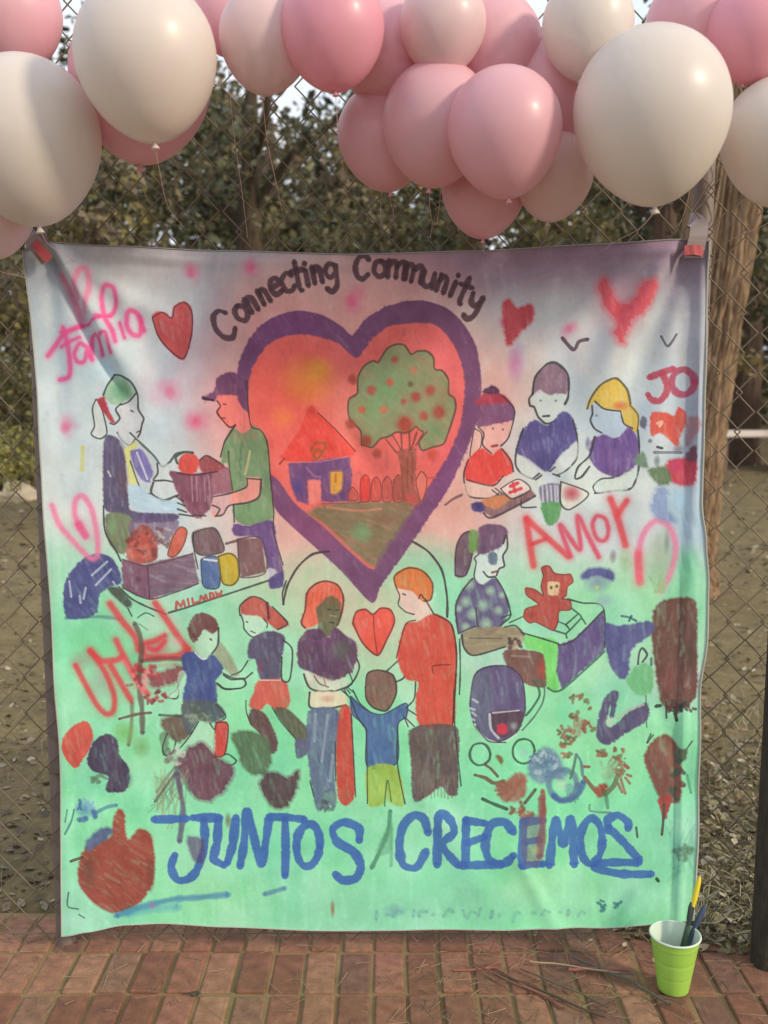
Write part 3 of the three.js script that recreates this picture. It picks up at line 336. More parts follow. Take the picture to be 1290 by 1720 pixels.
F([190, 892, 350, 830, 540, 790, 572, 832, 320, 964, 260, 932], [132, 98, 102], { smooth: false }); F([250, 870, 350, 838, 420, 850, 330, 915], [206, 130, 90]); F([190, 882, 255, 880, 260, 925, 200, 925], [76, 66, 124]); F([365, 792, 470, 735, 542, 797, 430, 852], [228, 208, 202], { smooth: false, ink: INK, w: 1.8 }); for (const p of [[420, 780, 470, 760], [420, 815, 490, 790], [440, 760, 450, 810]]) L(p, [206, 66, 76], 6); L([260, 940, 320, 965, 570, 835], [84, 66, 80], 3.4); for (const p of [[310, 800, 350, 830], [330, 790, 370, 820]]) L(p, INK, 2);
F([565, 230, 720, 215, 762, 240, 750, 292, 702, 382, 640, 402, 590, 360], [202, 216, 216], { a: 0.9, vary: 8 }); F([560, 210, 575, 120, 640, 50, 700, 40, 766, 110, 766, 210, 700, 215, 655, 225, 600, 195], [136, 108, 130]); L([558, 220, 572, 120, 640, 46, 700, 34, 768, 105, 770, 230, 752, 285], INK, 3.4); L([560, 220, 535, 250, 540, 290, 566, 300, 590, 360, 640, 400, 700, 380], INK, 2.8); for (const [x, y] of [[605, 262], [697, 262]]) B(x, y, 10, 10, [80, 80, 90], 0.8); L([618, 356, 660, 352], INK, 3);
F([490, 452, 570, 380, 650, 412, 740, 330, 800, 372, 822, 500, 720, 592, 650, 682, 600, 672, 500, 602, 460, 560], [84, 76, 138]); L([500, 430, 462, 560, 455, 650, 490, 700, 570, 735, 615, 705], INK, 2.6); L([800, 380, 826, 500, 822, 610, 760, 680, 700, 710], INK, 2.4); F([470, 600, 520, 610, 620, 690, 580, 732, 490, 700], [210, 218, 218], { a: 0.8 }); F([820, 510, 820, 610, 720, 700, 670, 680, 720, 610], [206, 214, 218], { a: 0.75 }); for (const p of [[560, 730, 600, 700], [575, 738, 610, 712], [660, 690, 690, 660], [680, 705, 720, 720]]) L(p, INK, 2.4);
F([915, 290, 1000, 320, 1090, 342, 1112, 430, 1040, 482, 960, 462, 910, 400], [176, 196, 218], { a: 0.9, vary: 8 }); F([888, 312, 900, 250, 960, 170, 1060, 130, 1130, 190, 1152, 280, 1192, 340, 1186, 452, 1112, 392, 1090, 322, 1000, 312, 930, 262], [212, 182, 82]); B(1090, 292, 60, 34, [200, 90, 70], 0.75); L([885, 310, 905, 245, 965, 165, 1060, 128, 1135, 190, 1152, 280], [90, 84, 70], 3); L([930, 265, 990, 312, 1090, 325], INK, 2.4); L([1150, 290, 1192, 350, 1188, 440], [110, 100, 70], 2.4); L([1090, 330, 1110, 400, 1160, 430], INK, 2); L([915, 290, 918, 340, 905, 380, 930, 430, 975, 455], INK, 2.4); B(942, 352, 9, 9, [70, 80, 110], 0.9);
F([920, 502, 980, 470, 1060, 492, 1140, 430, 1192, 520, 1172, 652, 1080, 722, 960, 682, 900, 602], [108, 80, 148], { dir: 85 }); L([1190, 440, 1200, 560, 1192, 690, 1150, 790, 1040, 805, 930, 820], INK, 2.8); L([1150, 680, 1050, 725, 970, 735, 920, 780, 935, 815], INK, 2.6); L([930, 480, 900, 590, 830, 660, 812, 730, 850, 720, 900, 660], INK, 2.8); F([940, 760, 1050, 730, 1170, 670, 1180, 720, 1120, 800, 950, 812], [206, 222, 218], { a: 0.8 }); B(890, 520, 20, 50, [80, 80, 120], 0.7);
F([600, 780, 720, 770, 716, 882, 620, 884], [120, 114, 140], { vary: 40 }); for (const x of [615, 640, 665, 690, 705]) L([x, 775, x + 6, 880], [200, 204, 216], 2.4); F([612, 882, 722, 882, 706, 980, 655, 1012, 622, 962], [94, 156, 100]); F([725, 750, 892, 822, 782, 916, 725, 882], [222, 222, 212], { smooth: false, ink: INK, w: 2 }); B(790, 820, 66, 60, [190, 60, 80], 0.8); L([490, 860, 490, 905, 580, 905], INK, 2); B(660, 735, 60, 30, [210, 214, 236], 0.7);
L([30, 890, 80, 855, 130, 830], [120, 90, 100], 3.4);
// --- girl with the toy box
FR(750, 860, 4.3);
FR(645, 380, 2); SP([480, 985, 490, 1060, 503, 1140], RD, 11); SP([480, 985, 540, 1040, 618, 1108], RD, 10); SP([497, 1068, 545, 1052], RD, 7); SP([628, 1108, 594, 1005, 660, 1088, 652, 975, 684, 1040, 720, 1112], [208, 74, 102], 8); SP(ring(728, 1015, 26, 44, -0.2), [208, 76, 98], 7); FR(750, 860, 4.3);
F([230, 300, 350, 270, 412, 230, 412, 382, 350, 452, 300, 492, 260, 532, 205, 502, 210, 400], [206, 224, 222], { a: 0.9, vary: 8 }); F([66, 462, 70, 270, 110, 170, 170, 145, 192, 200, 192, 300, 140, 455], [108, 82, 102], { ink: [70, 56, 70], w: 2 }); F([220, 150, 290, 95, 400, 100, 442, 150, 400, 242, 340, 272, 230, 302], [108, 80, 112]); F([165, 150, 222, 150, 222, 282, 165, 292], [112, 154, 88]);
L([410, 230, 436, 170, 440, 260, 408, 320, 420, 390, 380, 410, 360, 460], INK, 2.6); F(ring(335, 335, 33, 44), [92, 112, 132]); L([265, 430, 300, 470, 350, 465], INK, 2.4); L([235, 310, 205, 340, 215, 370, 200, 460, 220, 520, 262, 532], INK, 2); L([330, 440, 365, 430], [140, 60, 76], 4);
F([130, 540, 190, 480, 260, 532, 350, 480, 402, 560, 452, 682, 412, 800, 340, 872, 270, 882, 200, 832, 90, 872, 65, 682], [98, 88, 130], { vary: 30 }); for (const [x, y, r] of [[140, 650, 36], [265, 675, 40], [315, 570, 30], [290, 810, 40], [185, 740, 36], [160, 520, 40], [90, 700, 24], [375, 710, 30], [140, 830, 30], [400, 600, 22]]) B(x, y, r * 1.5, r * 1.5, [164, 208, 176], 0.9);
L([190, 480, 110, 580, 66, 690, 85, 880], INK, 2.4); L([355, 470, 420, 580, 465, 740, 410, 800, 350, 850, 270, 882], INK, 2.4); L([85, 880, 150, 850, 215, 825], INK, 2); L([215, 690, 225, 820, 290, 870], INK, 1.8);
F([110, 882, 200, 842, 420, 832, 530, 842, 562, 912, 482, 992, 420, 972, 200, 1032, 130, 982], [152, 136, 112], { dir: 5 }); L([110, 885, 130, 985, 200, 1036, 420, 972], INK, 2.6); L([420, 832, 500, 822, 560, 890], INK, 2); L([165, 912, 400, 912], [100, 86, 80], 1.6); dabs(490, 940, 60, 50, 14, [[90, 70, 70], [190, 180, 160], [60, 56, 56]], 8, 20);
F([430, 1000, 700, 1030, 722, 1252, 580, 1242, 450, 1132], [118, 80, 76]); B(690, 1130, 40, 110, [190, 70, 56], 0.7); L([470, 1040, 600, 1045], [160, 150, 130], 4, { a: 0.6 });
F([560, 900, 660, 900, 800, 950, 805, 1272, 732, 1250, 702, 1030, 580, 985], [122, 218, 116]); F([810, 962, 920, 922, 1132, 720, 1142, 1000, 832, 1272, 795, 1150], [98, 82, 134], { smooth: false, dir: 85 }); L([805, 960, 920, 922, 1130, 715], INK, 2.2); L([730, 1270, 830, 1282, 1142, 1008], [60, 110, 90], 3); L([870, 625, 980, 655, 1130, 690, 1142, 980], INK, 2.2); L([455, 800, 560, 752], INK, 2); L([540, 870, 680, 910, 810, 950], INK, 2.4); L([400, 760, 470, 740], INK, 2);
for (const p of [[900, 690, 960, 740, 1005, 810], [800, 790, 860, 812, 950, 730], [860, 812, 890, 850, 970, 770], [770, 850, 860, 880, 890, 850], [860, 880, 870, 910]]) L(p, [50, 90, 76], 2.4, { smooth: false });
F([700, 462, 690, 402, 740, 390, 780, 440, 850, 452, 892, 450, 912, 502, 870, 540, 862, 602, 830, 622, 892, 640, 892, 702, 812, 712, 802, 790, 770, 852, 700, 822, 640, 792, 600, 802, 560, 762, 570, 702, 630, 682, 662, 662, 580, 602, 575, 550, 640, 562, 700, 602, 685, 540], [182, 74, 70], { vary: 22, ink: [120, 60, 56], w: 1.6 }); F([730, 512, 812, 512, 800, 592, 740, 592], [222, 208, 164], { a: 0.9 }); for (const [x, y] of [[755, 545], [795, 535]]) B(x, y, 14, 18, [40, 40, 40], 0.9); B(605, 745, 36, 36, [130, 70, 60], 0.7);
// flower, pink heart and shapes down the right edge
B(1090, 500, 120, 100, [120, 144, 166], 0.85); F([980, 480, 1010, 430, 1090, 405, 1190, 430, 1200, 490, 1100, 460], [84, 88, 146], { soft: 4 }); B(1140, 640, 90, 70, [140, 176, 184], 0.8); B(1085, 545, 22, 22, [206, 206, 120], 0.9);
FR(960, 600, 4.3);
SP([285, 1025, 325, 1120, 360, 1240, 390, 1360], RD, 11); SP([335, 1140, 400, 1035], RD, 10);
B(640, 1450, 120, 260, [150, 170, 140], 0.7); SP([490, 1600, 480, 1440, 530, 1260, 620, 1180, 710, 1230, 760, 1380, 720, 1560, 640, 1690], [222, 128, 164], 10); SP([480, 1420, 490, 1620], [226, 100, 116], 13); B(690, 1330, 26, 120, [120, 130, 110], 0.6); B(390, 1470, 60, 110, [140, 170, 120], 0.6); B(300, 1440, 34, 60, [120, 90, 110], 0.6); for (let i = 0; i < 10; i++) L([560 + ar() * 160, 1560 + ar() * 60, 590 + ar() * 80, 1700], [150, 190, 140], 3, { a: 0.5 });
for (const p of [[575, 145, 660, 110, 745, 85], [660, 115, 692, 190, 690, 260, 640, 315, 580, 305, 560, 270]]) L(p, [184, 70, 92], 10, { a: 0.85, soft: 1.6 }); L(ring(812, 180, 78, 92), [172, 72, 100], 10, { a: 0.85, soft: 1.6 });
F([580, 412, 690, 405, 750, 432, 780, 365, 832, 400, 830, 470, 790, 560, 770, 642, 710, 592, 640, 540, 582, 562], [208, 82, 70]); L([620, 480, 660, 470, 640, 500], [230, 190, 170], 5); F(ring(525, 472, 22, 40), [100, 100, 120]); B(570, 605, 20, 20, [70, 84, 90], 0.8); F([850, 460, 900, 430, 930, 480, 880, 580, 840, 640], [150, 100, 110], { a: 0.7, soft: 4 }); L([620, 650, 660, 660], INK, 4); L([600, 690, 800, 690], [100, 110, 120], 5, { a: 0.7 }); B(780, 665, 50, 40, [110, 80, 100], 0.6);
F([690, 792, 760, 740, 892, 752, 882, 892, 820, 926, 720, 892], [192, 66, 84], { soft: 4 }); B(760, 790, 60, 60, [206, 70, 130], 0.6); F([560, 822, 680, 800, 722, 900, 640, 924], [98, 122, 92], { soft: 4 }); F([840, 700, 890, 640, 895, 740, 840, 745], [110, 70, 84], { soft: 3 }); B(620, 750, 30, 50, [80, 100, 110], 0.7); F([460, 740, 520, 690, 550, 790, 480, 780], [110, 140, 120], { soft: 3 });
F([580, 1080, 620, 960, 690, 960, 690, 1100, 760, 1190, 640, 1170, 600, 1130], [116, 140, 190], { a: 0.7, soft: 6 }); B(780, 1040, 90, 120, [150, 190, 220], 0.7); B(840, 1500, 100, 200, [110, 190, 150], 0.7);
FR(960, 980, 4.78);
F([680, 182, 790, 130, 990, 140, 1006, 500, 1002, 900, 880, 1002, 740, 982, 690, 800, 650, 400], [104, 68, 64], { soft: 3, dir: 88, vary: 20 }); B(780, 760, 60, 180, [130, 70, 70], 0.5); B(960, 560, 60, 300, [70, 60, 62], 0.6); dabs(870, 1000, 150, 40, 16, [[50, 70, 60], [90, 60, 60]], 10, 28); L([830, 1000, 850, 1110], [56, 60, 56], 6); L([760, 950, 770, 1090], [56, 70, 60], 2.4); L([680, 990, 720, 985], [40, 70, 60], 6);
F([260, 332, 380, 342, 620, 310, 655, 382, 530, 482, 470, 560, 450, 742, 390, 764, 310, 642], [86, 86, 142], { soft: 2.5, vary: 20 }); L([400, 260, 460, 270, 520, 300], [70, 110, 110], 3); L([460, 300, 480, 260], [60, 90, 100], 3);
F([450, 762, 560, 640, 650, 702, 640, 862, 540, 892, 470, 830], [112, 188, 132], { soft: 4 }); L([535, 650, 545, 560, 570, 520, 605, 570, 570, 630], INK, 3); L([600, 900, 605, 1160], [70, 110, 90], 1.6); L([640, 600, 640, 660], [70, 120, 100], 3);
F([330, 865, 380, 880, 360, 960, 340, 1070, 310, 1070, 320, 960, 290, 1060, 280, 1140, 340, 1150, 450, 1050, 600, 960, 610, 1090, 440, 1200, 290, 1290, 210, 1240, 220, 1060, 270, 920], [86, 78, 116], { soft: 2 }); B(310, 1110, 50, 60, [206, 204, 200], 0.7); L([370, 1090, 450, 1020, 580, 975], [180, 190, 176], 5, { a: 0.7 });
F([585, 1402, 640, 1290, 760, 1222, 842, 1290, 872, 1402, 880, 1640, 860, 1760, 780, 1760, 700, 1700, 640, 1560], [118, 72, 66], { soft: 3, vary: 20 }); F([850, 1350, 930, 1340, 920, 1420, 860, 1440], [80, 96, 78], { soft: 3 }); L([640, 1210, 610, 1280], INK, 4, { a: 0.6 }); L([930, 1340, 975, 1270], INK, 2); L([610, 1280, 660, 1220], INK, 2);
FR(740, 1180, 2.345); F([858, 380, 910, 370, 900, 420, 880, 460, 866, 420], [150, 60, 60], { soft: 2 }); L([880, 400, 876, 470, 872, 520], [70, 70, 60], 5); dabs(940, 320, 30, 90, 12, [[60, 84, 70], [100, 70, 66]], 5, 12); B(950, 590, 60, 50, [96, 140, 116], 0.5); dabs(960, 590, 40, 30, 10, [[90, 120, 100]], 6, 16, 0.5); L([975, 290, 990, 360], [80, 140, 110], 5, { a: 0.6 }); L([850, 690, 856, 700], [40, 70, 60], 6); L([770, 490, 775, 530], [50, 70, 80], 4); for (let i = 0; i < 14; i++) L([880 + ar() * 130, 440 + ar() * 260, 880 + ar() * 130, 480 + ar() * 260], [100, 170, 140], 4, { a: 0.25, soft: 2 });
FR(770, 1120, 4.03);
F([78, 252, 110, 60, 200, 0, 340, 0, 430, 80, 452, 250, 442, 330, 390, 442, 280, 502, 180, 482, 110, 392], [98, 82, 128], { ink: [70, 64, 84], w: 2 }); F([85, 250, 112, 70, 190, 20, 230, 160, 230, 300, 200, 470, 112, 390], [104, 112, 136], { a: 0.8, vary: 40 }); F([225, 310, 410, 300, 440, 330, 400, 430, 290, 480, 240, 420], [88, 70, 84]); L([230, 310, 410, 296], [200, 200, 214], 2.4); F(ring(295, 420, 36, 36), [206, 60, 80]); L([210, 320, 220, 420, 270, 480], [196, 206, 206], 3.6); B(375, 400, 36, 36, [170, 190, 180], 0.7); for (const p of [[90, 310, 120, 330], [85, 350, 110, 360], [80, 280, 110, 290], [95, 220, 130, 240]]) L(p, [180, 200, 206], 3);
L([500, 90, 540, 140, 548, 200, 500, 280, 455, 330], [60, 96, 84], 3); L([530, 85, 580, 130, 575, 230, 520, 330, 430, 430], [80, 110, 96], 2.4); L([110, 390, 180, 480, 290, 515, 390, 460], [190, 226, 206], 4); L([120, 400, 200, 500, 320, 510], INK, 2);
L(ring(145, 590, 70, 74), [60, 86, 72], 3.6); L(ring(442, 570, 74, 84), [60, 86, 72], 3.2); B(440, 580, 40, 44, [160, 200, 206], 0.7); F([250, 600, 290, 610, 290, 655], [120, 110, 70]);
L([110, 730, 180, 750, 240, 785, 310, 770], [110, 80, 64], 6); L([180, 660, 220, 690, 265, 740], [110, 76, 60], 5); L([160, 890, 230, 920, 330, 960], [56, 84, 70], 6); F([260, 800, 330, 770, 400, 720, 450, 740, 450, 840, 400, 900, 300, 900], [150, 104, 88], { soft: 4, vary: 34 }); B(420, 780, 50, 60, [146, 70, 60], 0.6); L([450, 920, 490, 870, 520, 830], [90, 86, 66], 6); dabs(420, 980, 70, 50, 14, [[130, 90, 70], [170, 120, 100]], 8, 22);
F([480, 700, 510, 600, 600, 550, 680, 620, 720, 760, 640, 760, 560, 790, 490, 740], [110, 142, 166], { soft: 5, vary: 40 }); dabs(570, 660, 90, 90, 24, [[80, 110, 150], [180, 206, 214], [100, 140, 150]], 10, 26, 0.5); L(ring(710, 800, 95, 100), [86, 116, 150], 9, { a: 0.7, soft: 3 }); L([640, 870, 700, 910, 800, 880, 850, 780], [64, 96, 150], 9, { a: 0.8, soft: 3 }); L([800, 600, 780, 700, 760, 760], [90, 120, 110], 5); L([800, 595, 830, 650, 840, 740], [90, 130, 140], 5); B(700, 800, 60, 60, [190, 220, 190], 0.7); L([570, 840, 575, 960, 560, 1040], [150, 84, 80], 8, { a: 0.8, soft: 2 });
const PR = [[150, 96, 84], [170, 110, 96], [110, 104, 80], [120, 130, 96]]; for (const [x, y, rx, ry, n] of [[770, 215, 20, 30, 3], [820, 200, 14, 30, 4], [860, 225, 14, 26, 3], [895, 270, 12, 20, 2], [790, 340, 40, 30, 8], [830, 380, 50, 20, 7], [880, 420, 40, 40, 10], [750, 470, 50, 50, 14], [720, 520, 30, 30, 8], [730, 600, 36, 20, 8], [690, 430, 16, 26, 3], [970, 590, 40, 30, 10], [1090, 590, 40, 60, 10], [1110, 660, 30, 50, 8], [1080, 720, 40, 30, 8]]) dabs(x, y, rx, ry, n, PR, 6, 16, 0.75);
function hand(x, y, s, turn, c, a) { const q = (u, v) => { const k = Math.cos(turn), e = Math.sin(turn); return [x + s * (u * k - v * e), y + s * (u * e + v * k)]; }; F(ring(...q(0, 0), s * 0.42, s * 0.46, turn, 10), c, { a: a * 0.8, soft: 3, dry: 2.5 }); for (const [u0, v0, u1, v1, w] of [[-0.4, 0, -0.85, -0.3, 0.15], [-0.28, -0.42, -0.4, -1.0, 0.15], [-0.06, -0.5, -0.1, -1.18, 0.16], [0.16, -0.46, 0.24, -1.08, 0.15], [0.34, -0.32, 0.56, -0.82, 0.13]]) { const m = q((u0 + u1) / 2, (v0 + v1) / 2); L([...q(u0, v0), ...m], c, s * w * 1.1 / fr[2], { a: a * 0.85, soft: 1.6 }); L([...q(u0 * 0.4 + u1 * 0.6, v0 * 0.4 + v1 * 0.6), ...q(u1, v1)], c, s * w / fr[2], { a: a * 0.85, soft: 1.6 }); } }
hand(360, 830, 95, -1.5, [140, 92, 78], 0.6); hand(600, 690, 90, 0.2, [90, 124, 156], 0.6); hand(800, 440, 80, 0.25, [160, 104, 92], 0.55); hand(1010, 720, 100, 0.7, [150, 104, 88], 0.4); hand(760, 830, 80, 2.9, [84, 116, 150], 0.5);
L([850, 680, 890, 680], [150, 90, 84], 5); L([850, 750, 910, 820, 940, 860], [130, 90, 76], 7); F([930, 830, 1000, 800, 990, 860, 950, 890], [160, 84, 70], { soft: 3 }); L([990, 870, 1050, 810, 1080, 730], [110, 120, 84], 8, { a: 0.8 }); for (const p of [[1080, 790, 1110, 850], [1100, 760, 1130, 860], [1130, 750, 1160, 790], [1140, 730, 1170, 740]]) L(p, [150, 110, 96], 5); L([890, 940, 900, 985, 1030, 985], [90, 130, 120], 3, { a: 0.7 }); L([1000, 870, 1010, 960], [90, 130, 110], 6, { a: 0.6 }); B(970, 700, 70, 90, [140, 226, 180], 0.8);
// --- bottom words in blue, the red handprint
FR(0, 1200, 3);
F([398, 822, 420, 690, 500, 640, 560, 612, 575, 540, 590, 490, 620, 490, 640, 632, 700, 580, 752, 602, 776, 700, 772, 842, 700, 942, 580, 992, 490, 952, 430, 892], [152, 68, 58], { soft: 3, vary: 20, dir: 40 }); B(450, 790, 50, 130, [100, 70, 60], 0.7); B(760, 800, 30, 120, [100, 60, 54], 0.6); F([440, 640, 500, 580, 560, 575, 540, 620, 450, 680], [86, 100, 140], { soft: 4 }); L([360, 735, 420, 715], [90, 70, 60], 5); 
B(430, 475, 60, 56, [90, 140, 186], 0.85); L([375, 480, 360, 540, 330, 600], [80, 130, 130], 3); L([470, 500, 540, 465, 590, 455], [86, 140, 170], 6, { a: 0.8 }); dabs(430, 480, 50, 50, 14, [[70, 110, 160], [130, 180, 210]], 6, 18); L([340, 480, 330, 540], [90, 140, 130], 2.4); L([350, 890, 345, 960, 400, 975], [70, 110, 96], 2.4); L([400, 1000, 430, 1018], [70, 110, 96], 2);
L([590, 1010, 700, 970, 860, 930, 1000, 920, 1150, 905], [60, 112, 176], 10, { a: 0.6, soft: 4 }); L([640, 1000, 760, 975, 900, 965], [80, 150, 190], 14, { a: 0.4, soft: 6 }); B(768, 958, 20, 24, [210, 100, 160], 0.7);
for (let i = 0; i < 26; i++) L([760 + ar() * 190, 270 + ar() * 60, 740 + ar() * 200, 420 + ar() * 160], [ar() < 0.5 ? 100 : 170, 150, 120], 2.4, { a: 0.35 });
L([880, 300, 780, 440], [90, 96, 84], 5, { a: 0.7 }); L([890, 300, 920, 470, 905, 640], [88, 74, 110], 9, { a: 0.7, soft: 2 });
const BL = [62, 104, 178];
FR(240, 1340, 2.932);
for (const p of [[55, 108, 130, 106, 215, 104], [300, 105, 305, 240, 262, 360, 220, 400, 168, 400, 140, 340, 158, 280], [245, 100, 380, 98], [372, 100, 368, 220, 345, 300, 400, 330], [458, 95, 445, 230, 415, 320], [480, 335, 500, 220, 512, 65, 545, 180, 582, 325, 605, 220, 622, 95], [622, 92, 710, 92, 795, 102], [700, 100, 704, 260, 700, 380]]) L(p, BL, 14, { a: 0.9, soft: 1.2, smooth: p.length > 10 });
L(ring(815, 228, 58, 104, 0.08), BL, 14, { a: 0.9, soft: 1.2 }); L([1066, 205, 1062, 145, 990, 116, 936, 150, 958, 212, 1040, 262, 1072, 330, 1050, 390, 985, 400, 950, 370], BL, 15, { a: 0.9, soft: 1.2 }); L([1218, 60, 1205, 160, 1165, 260, 1125, 340], [70, 132, 104], 7, { a: 0.8, soft: 1.5 }); L([1218, 70, 1225, 200, 1222, 330], [90, 170, 130], 5, { a: 0.6, soft: 2 }); F([1150, 260, 1222, 120, 1222, 240, 1200, 270], [96, 160, 124], { a: 0.5, soft: 3 });
F([220, 200, 300, 210, 290, 310, 250, 300], [84, 70, 110], { a: 0.7, soft: 4 }); B(420, 110, 20, 50, [100, 84, 70], 0.7); L([600, 470, 700, 440], [70, 110, 160], 8, { a: 0.6, soft: 3 }); B(935, 540, 14, 60, [160, 90, 80], 0.8);
FR(650, 1340, 2.434);
for (const p of [[168, 142, 150, 82, 110, 68, 68, 110, 50, 190, 66, 270, 120, 282, 160, 215], [205, 275, 212, 70, 258, 88, 272, 140, 222, 185, 250, 230, 292, 275], [322, 88, 320, 270], [320, 92, 400, 102], [325, 185, 400, 160], [300, 274, 470, 272], [515, 140, 480, 98, 425, 108, 402, 190, 420, 255, 480, 266, 516, 232], [556, 92, 552, 275], [556, 96, 640, 92], [560, 180, 620, 172], [555, 272, 640, 270], [664, 278, 690, 90, 722, 190, 752, 88, 768, 278], [905, 135, 905, 90, 945, 72, 985, 100, 985, 125], [905, 120, 965, 180, 1030, 252], [1030, 262, 900, 266, 850, 286, 950, 308, 1080, 310]]) L(p, BL, 14.5, { a: 0.88, soft: 1.2, smooth: p.length > 8 });
L(ring(836, 180, 44, 92, 0.05), BL, 14, { a: 0.88, soft: 1.2 }); L([632, 0, 636, 120, 622, 240], [140, 84, 84], 12, { a: 0.75, soft: 2 }); F([555, 90, 640, 90, 630, 260, 560, 260], [110, 88, 110], { a: 0.5, soft: 4 }); B(605, 215, 26, 30, [180, 200, 140], 0.6);
// what is left of small dark marks along the hem
for (let x = -40, k; x < 820; x += 26 + ar() * 46) { k = ar(); const y = 456 + 14 * ar(), c = [74 + 20 * ar(), 128 + 20 * ar(), 138 + 20 * ar()], e = () => (ar() - 0.5) * 14, h = 16 + 18 * ar(); if (k < 0.35) L([x + e(), y - 6, x + e() * 0.5, y + h], c, 4 + 3 * ar(), { a: 0.3, soft: 2.5 }); else if (k < 0.7) L([x - 14 + e(), y + h + e(), x + e(), y + e() * 0.5, x + 18 + e(), y + 8 + e()], c, 4 + 4 * ar(), { a: 0.28, soft: 3 }); else B(x, y + 10, 12 + 14 * ar(), 8 + 8 * ar(), c, 0.35); }
dabs(880, 440, 20, 20, 5, [[60, 120, 120]], 6, 14); dabs(945, 435, 14, 10, 3, [[60, 120, 120]], 6, 12); B(30, 460, 60, 40, [90, 130, 160], 0.4);
// fine weave and uneven pigment over everything
{
  const im = ctx.getImageData(0, 0, CW, CH), d = im.data, r = rng(5);
  for (let j = 0; j < CH; j++) for (let i = 0; i < CW; i++) {
    const k = (j * CW + i) * 4, n = (r() - 0.5) * 9 + ((i % 3 === 0) ? -2 : 1) + ((j % 3 === 0) ? -2 : 1) + 10 * noise.noise(i * 0.021, j * 0.017, 3.3) + 5 * noise.noise(i * 0.09, j * 0.07, 8.1);
    d[k] += n; d[k + 1] += n; d[k + 2] += n;
  }
  ctx.putImageData(im, 0, 0);
}
const paintMap = new THREE.CanvasTexture(canvas); paintMap.colorSpace = THREE.SRGBColorSpace; paintMap.anisotropy = 8;
// ---------------------------------------------------------------- ground behind and under everything
const R0 = rng(11);
const sstep = (a, b, x) => { const t = Math.min(1, Math.max(0, (x - a) / (b - a))); return t * t * (3 - 2 * t); };
const brickEdge = x => -0.2 + 0.25 * sstep(0.2, 1.15, x) + 0.03 * noise.noise(x * 4, 3, 1) + 0.012 * noise.noise(x * 17, 5, 1);   // where the earth laps over the paving
function groundY(x, z) {                                            // height of the earth in metres
  const run = Math.max(0, -z - 1), e = brickEdge(x);
  const soil = 0.012 + 0.02 * noise.noise(x * 2.1, z * 2.1, 4) + 0.012 * noise.noise(x * 7, z * 7, 9) + run * 0.006 * (1 + noise.noise(x * 0.15, z * 0.15, 2)) + Math.min(1, run / 4) * 0.09 * noise.noise(x * 0.5, z * 0.5, 7);
  const k = sstep(e + 0.035, e - 0.10, z);
  return -0.07 * (1 - k) + soil * k;
}
const soilMap = noiseTile(512, (u, v) => {
  const a = tfbm(u, v, 6, 5, 1), b = tfbm(u, v, 26, 4, 5), c = tfbm(u, v, 70, 2, 9), t = 0.5 + 0.8 * a + 0.5 * b + 0.35 * c, w = sstep(0.15, 0.5, tfbm(u, v, 14, 4, 20));
  return [0.32 + 0.26 * t + 0.04 * w, 0.285 + 0.225 * t + 0.05 * w, 0.20 + 0.15 * t + 0.01 * w];
}, true);
const soilBump = noiseTile(512, (u, v) => 0.5 + 0.6 * tfbm(u, v, 12, 5, 31) + 0.3 * tfbm(u, v, 60, 3, 37));
const soilMat = new THREE.MeshStandardMaterial({ map: soilMap, bumpMap: soilBump, bumpScale: 0.03, roughness: 1 });
{
  const xs = [], zs = [];
  for (let i = -110; i <= 110; i++) { const t = i / 110; xs.push(4.2 * t + 196 * Math.sign(t) * Math.pow(Math.abs(t), 6)); }
  for (let i = 0; i <= 240; i++) { const t = i / 240; zs.push(1.2 - 6 * t - 210 * Math.pow(t, 6)); }
  zs.unshift(60, 20, 8, 4, 2);
  const p = [], uv = [], ix = [], n = xs.length;
  for (const z of zs) for (const x of xs) { p.push(x, groundY(x, z), z); uv.push(x / 1.7, z / 1.7); }
  for (let j = 0; j < zs.length - 1; j++) for (let i = 0; i < n - 1; i++) { const a = j * n + i; ix.push(a, a + 1, a + n, a + 1, a + n + 1, a + n); }
  const g = new THREE.BufferGeometry(); g.setAttribute('position', new THREE.Float32BufferAttribute(p, 3)); g.setAttribute('uv', new THREE.Float32BufferAttribute(uv, 2)); g.setIndex(ix); g.computeVertexNormals();
  mesh('ground', g, soilMat).userData.kind = 'structure';
}
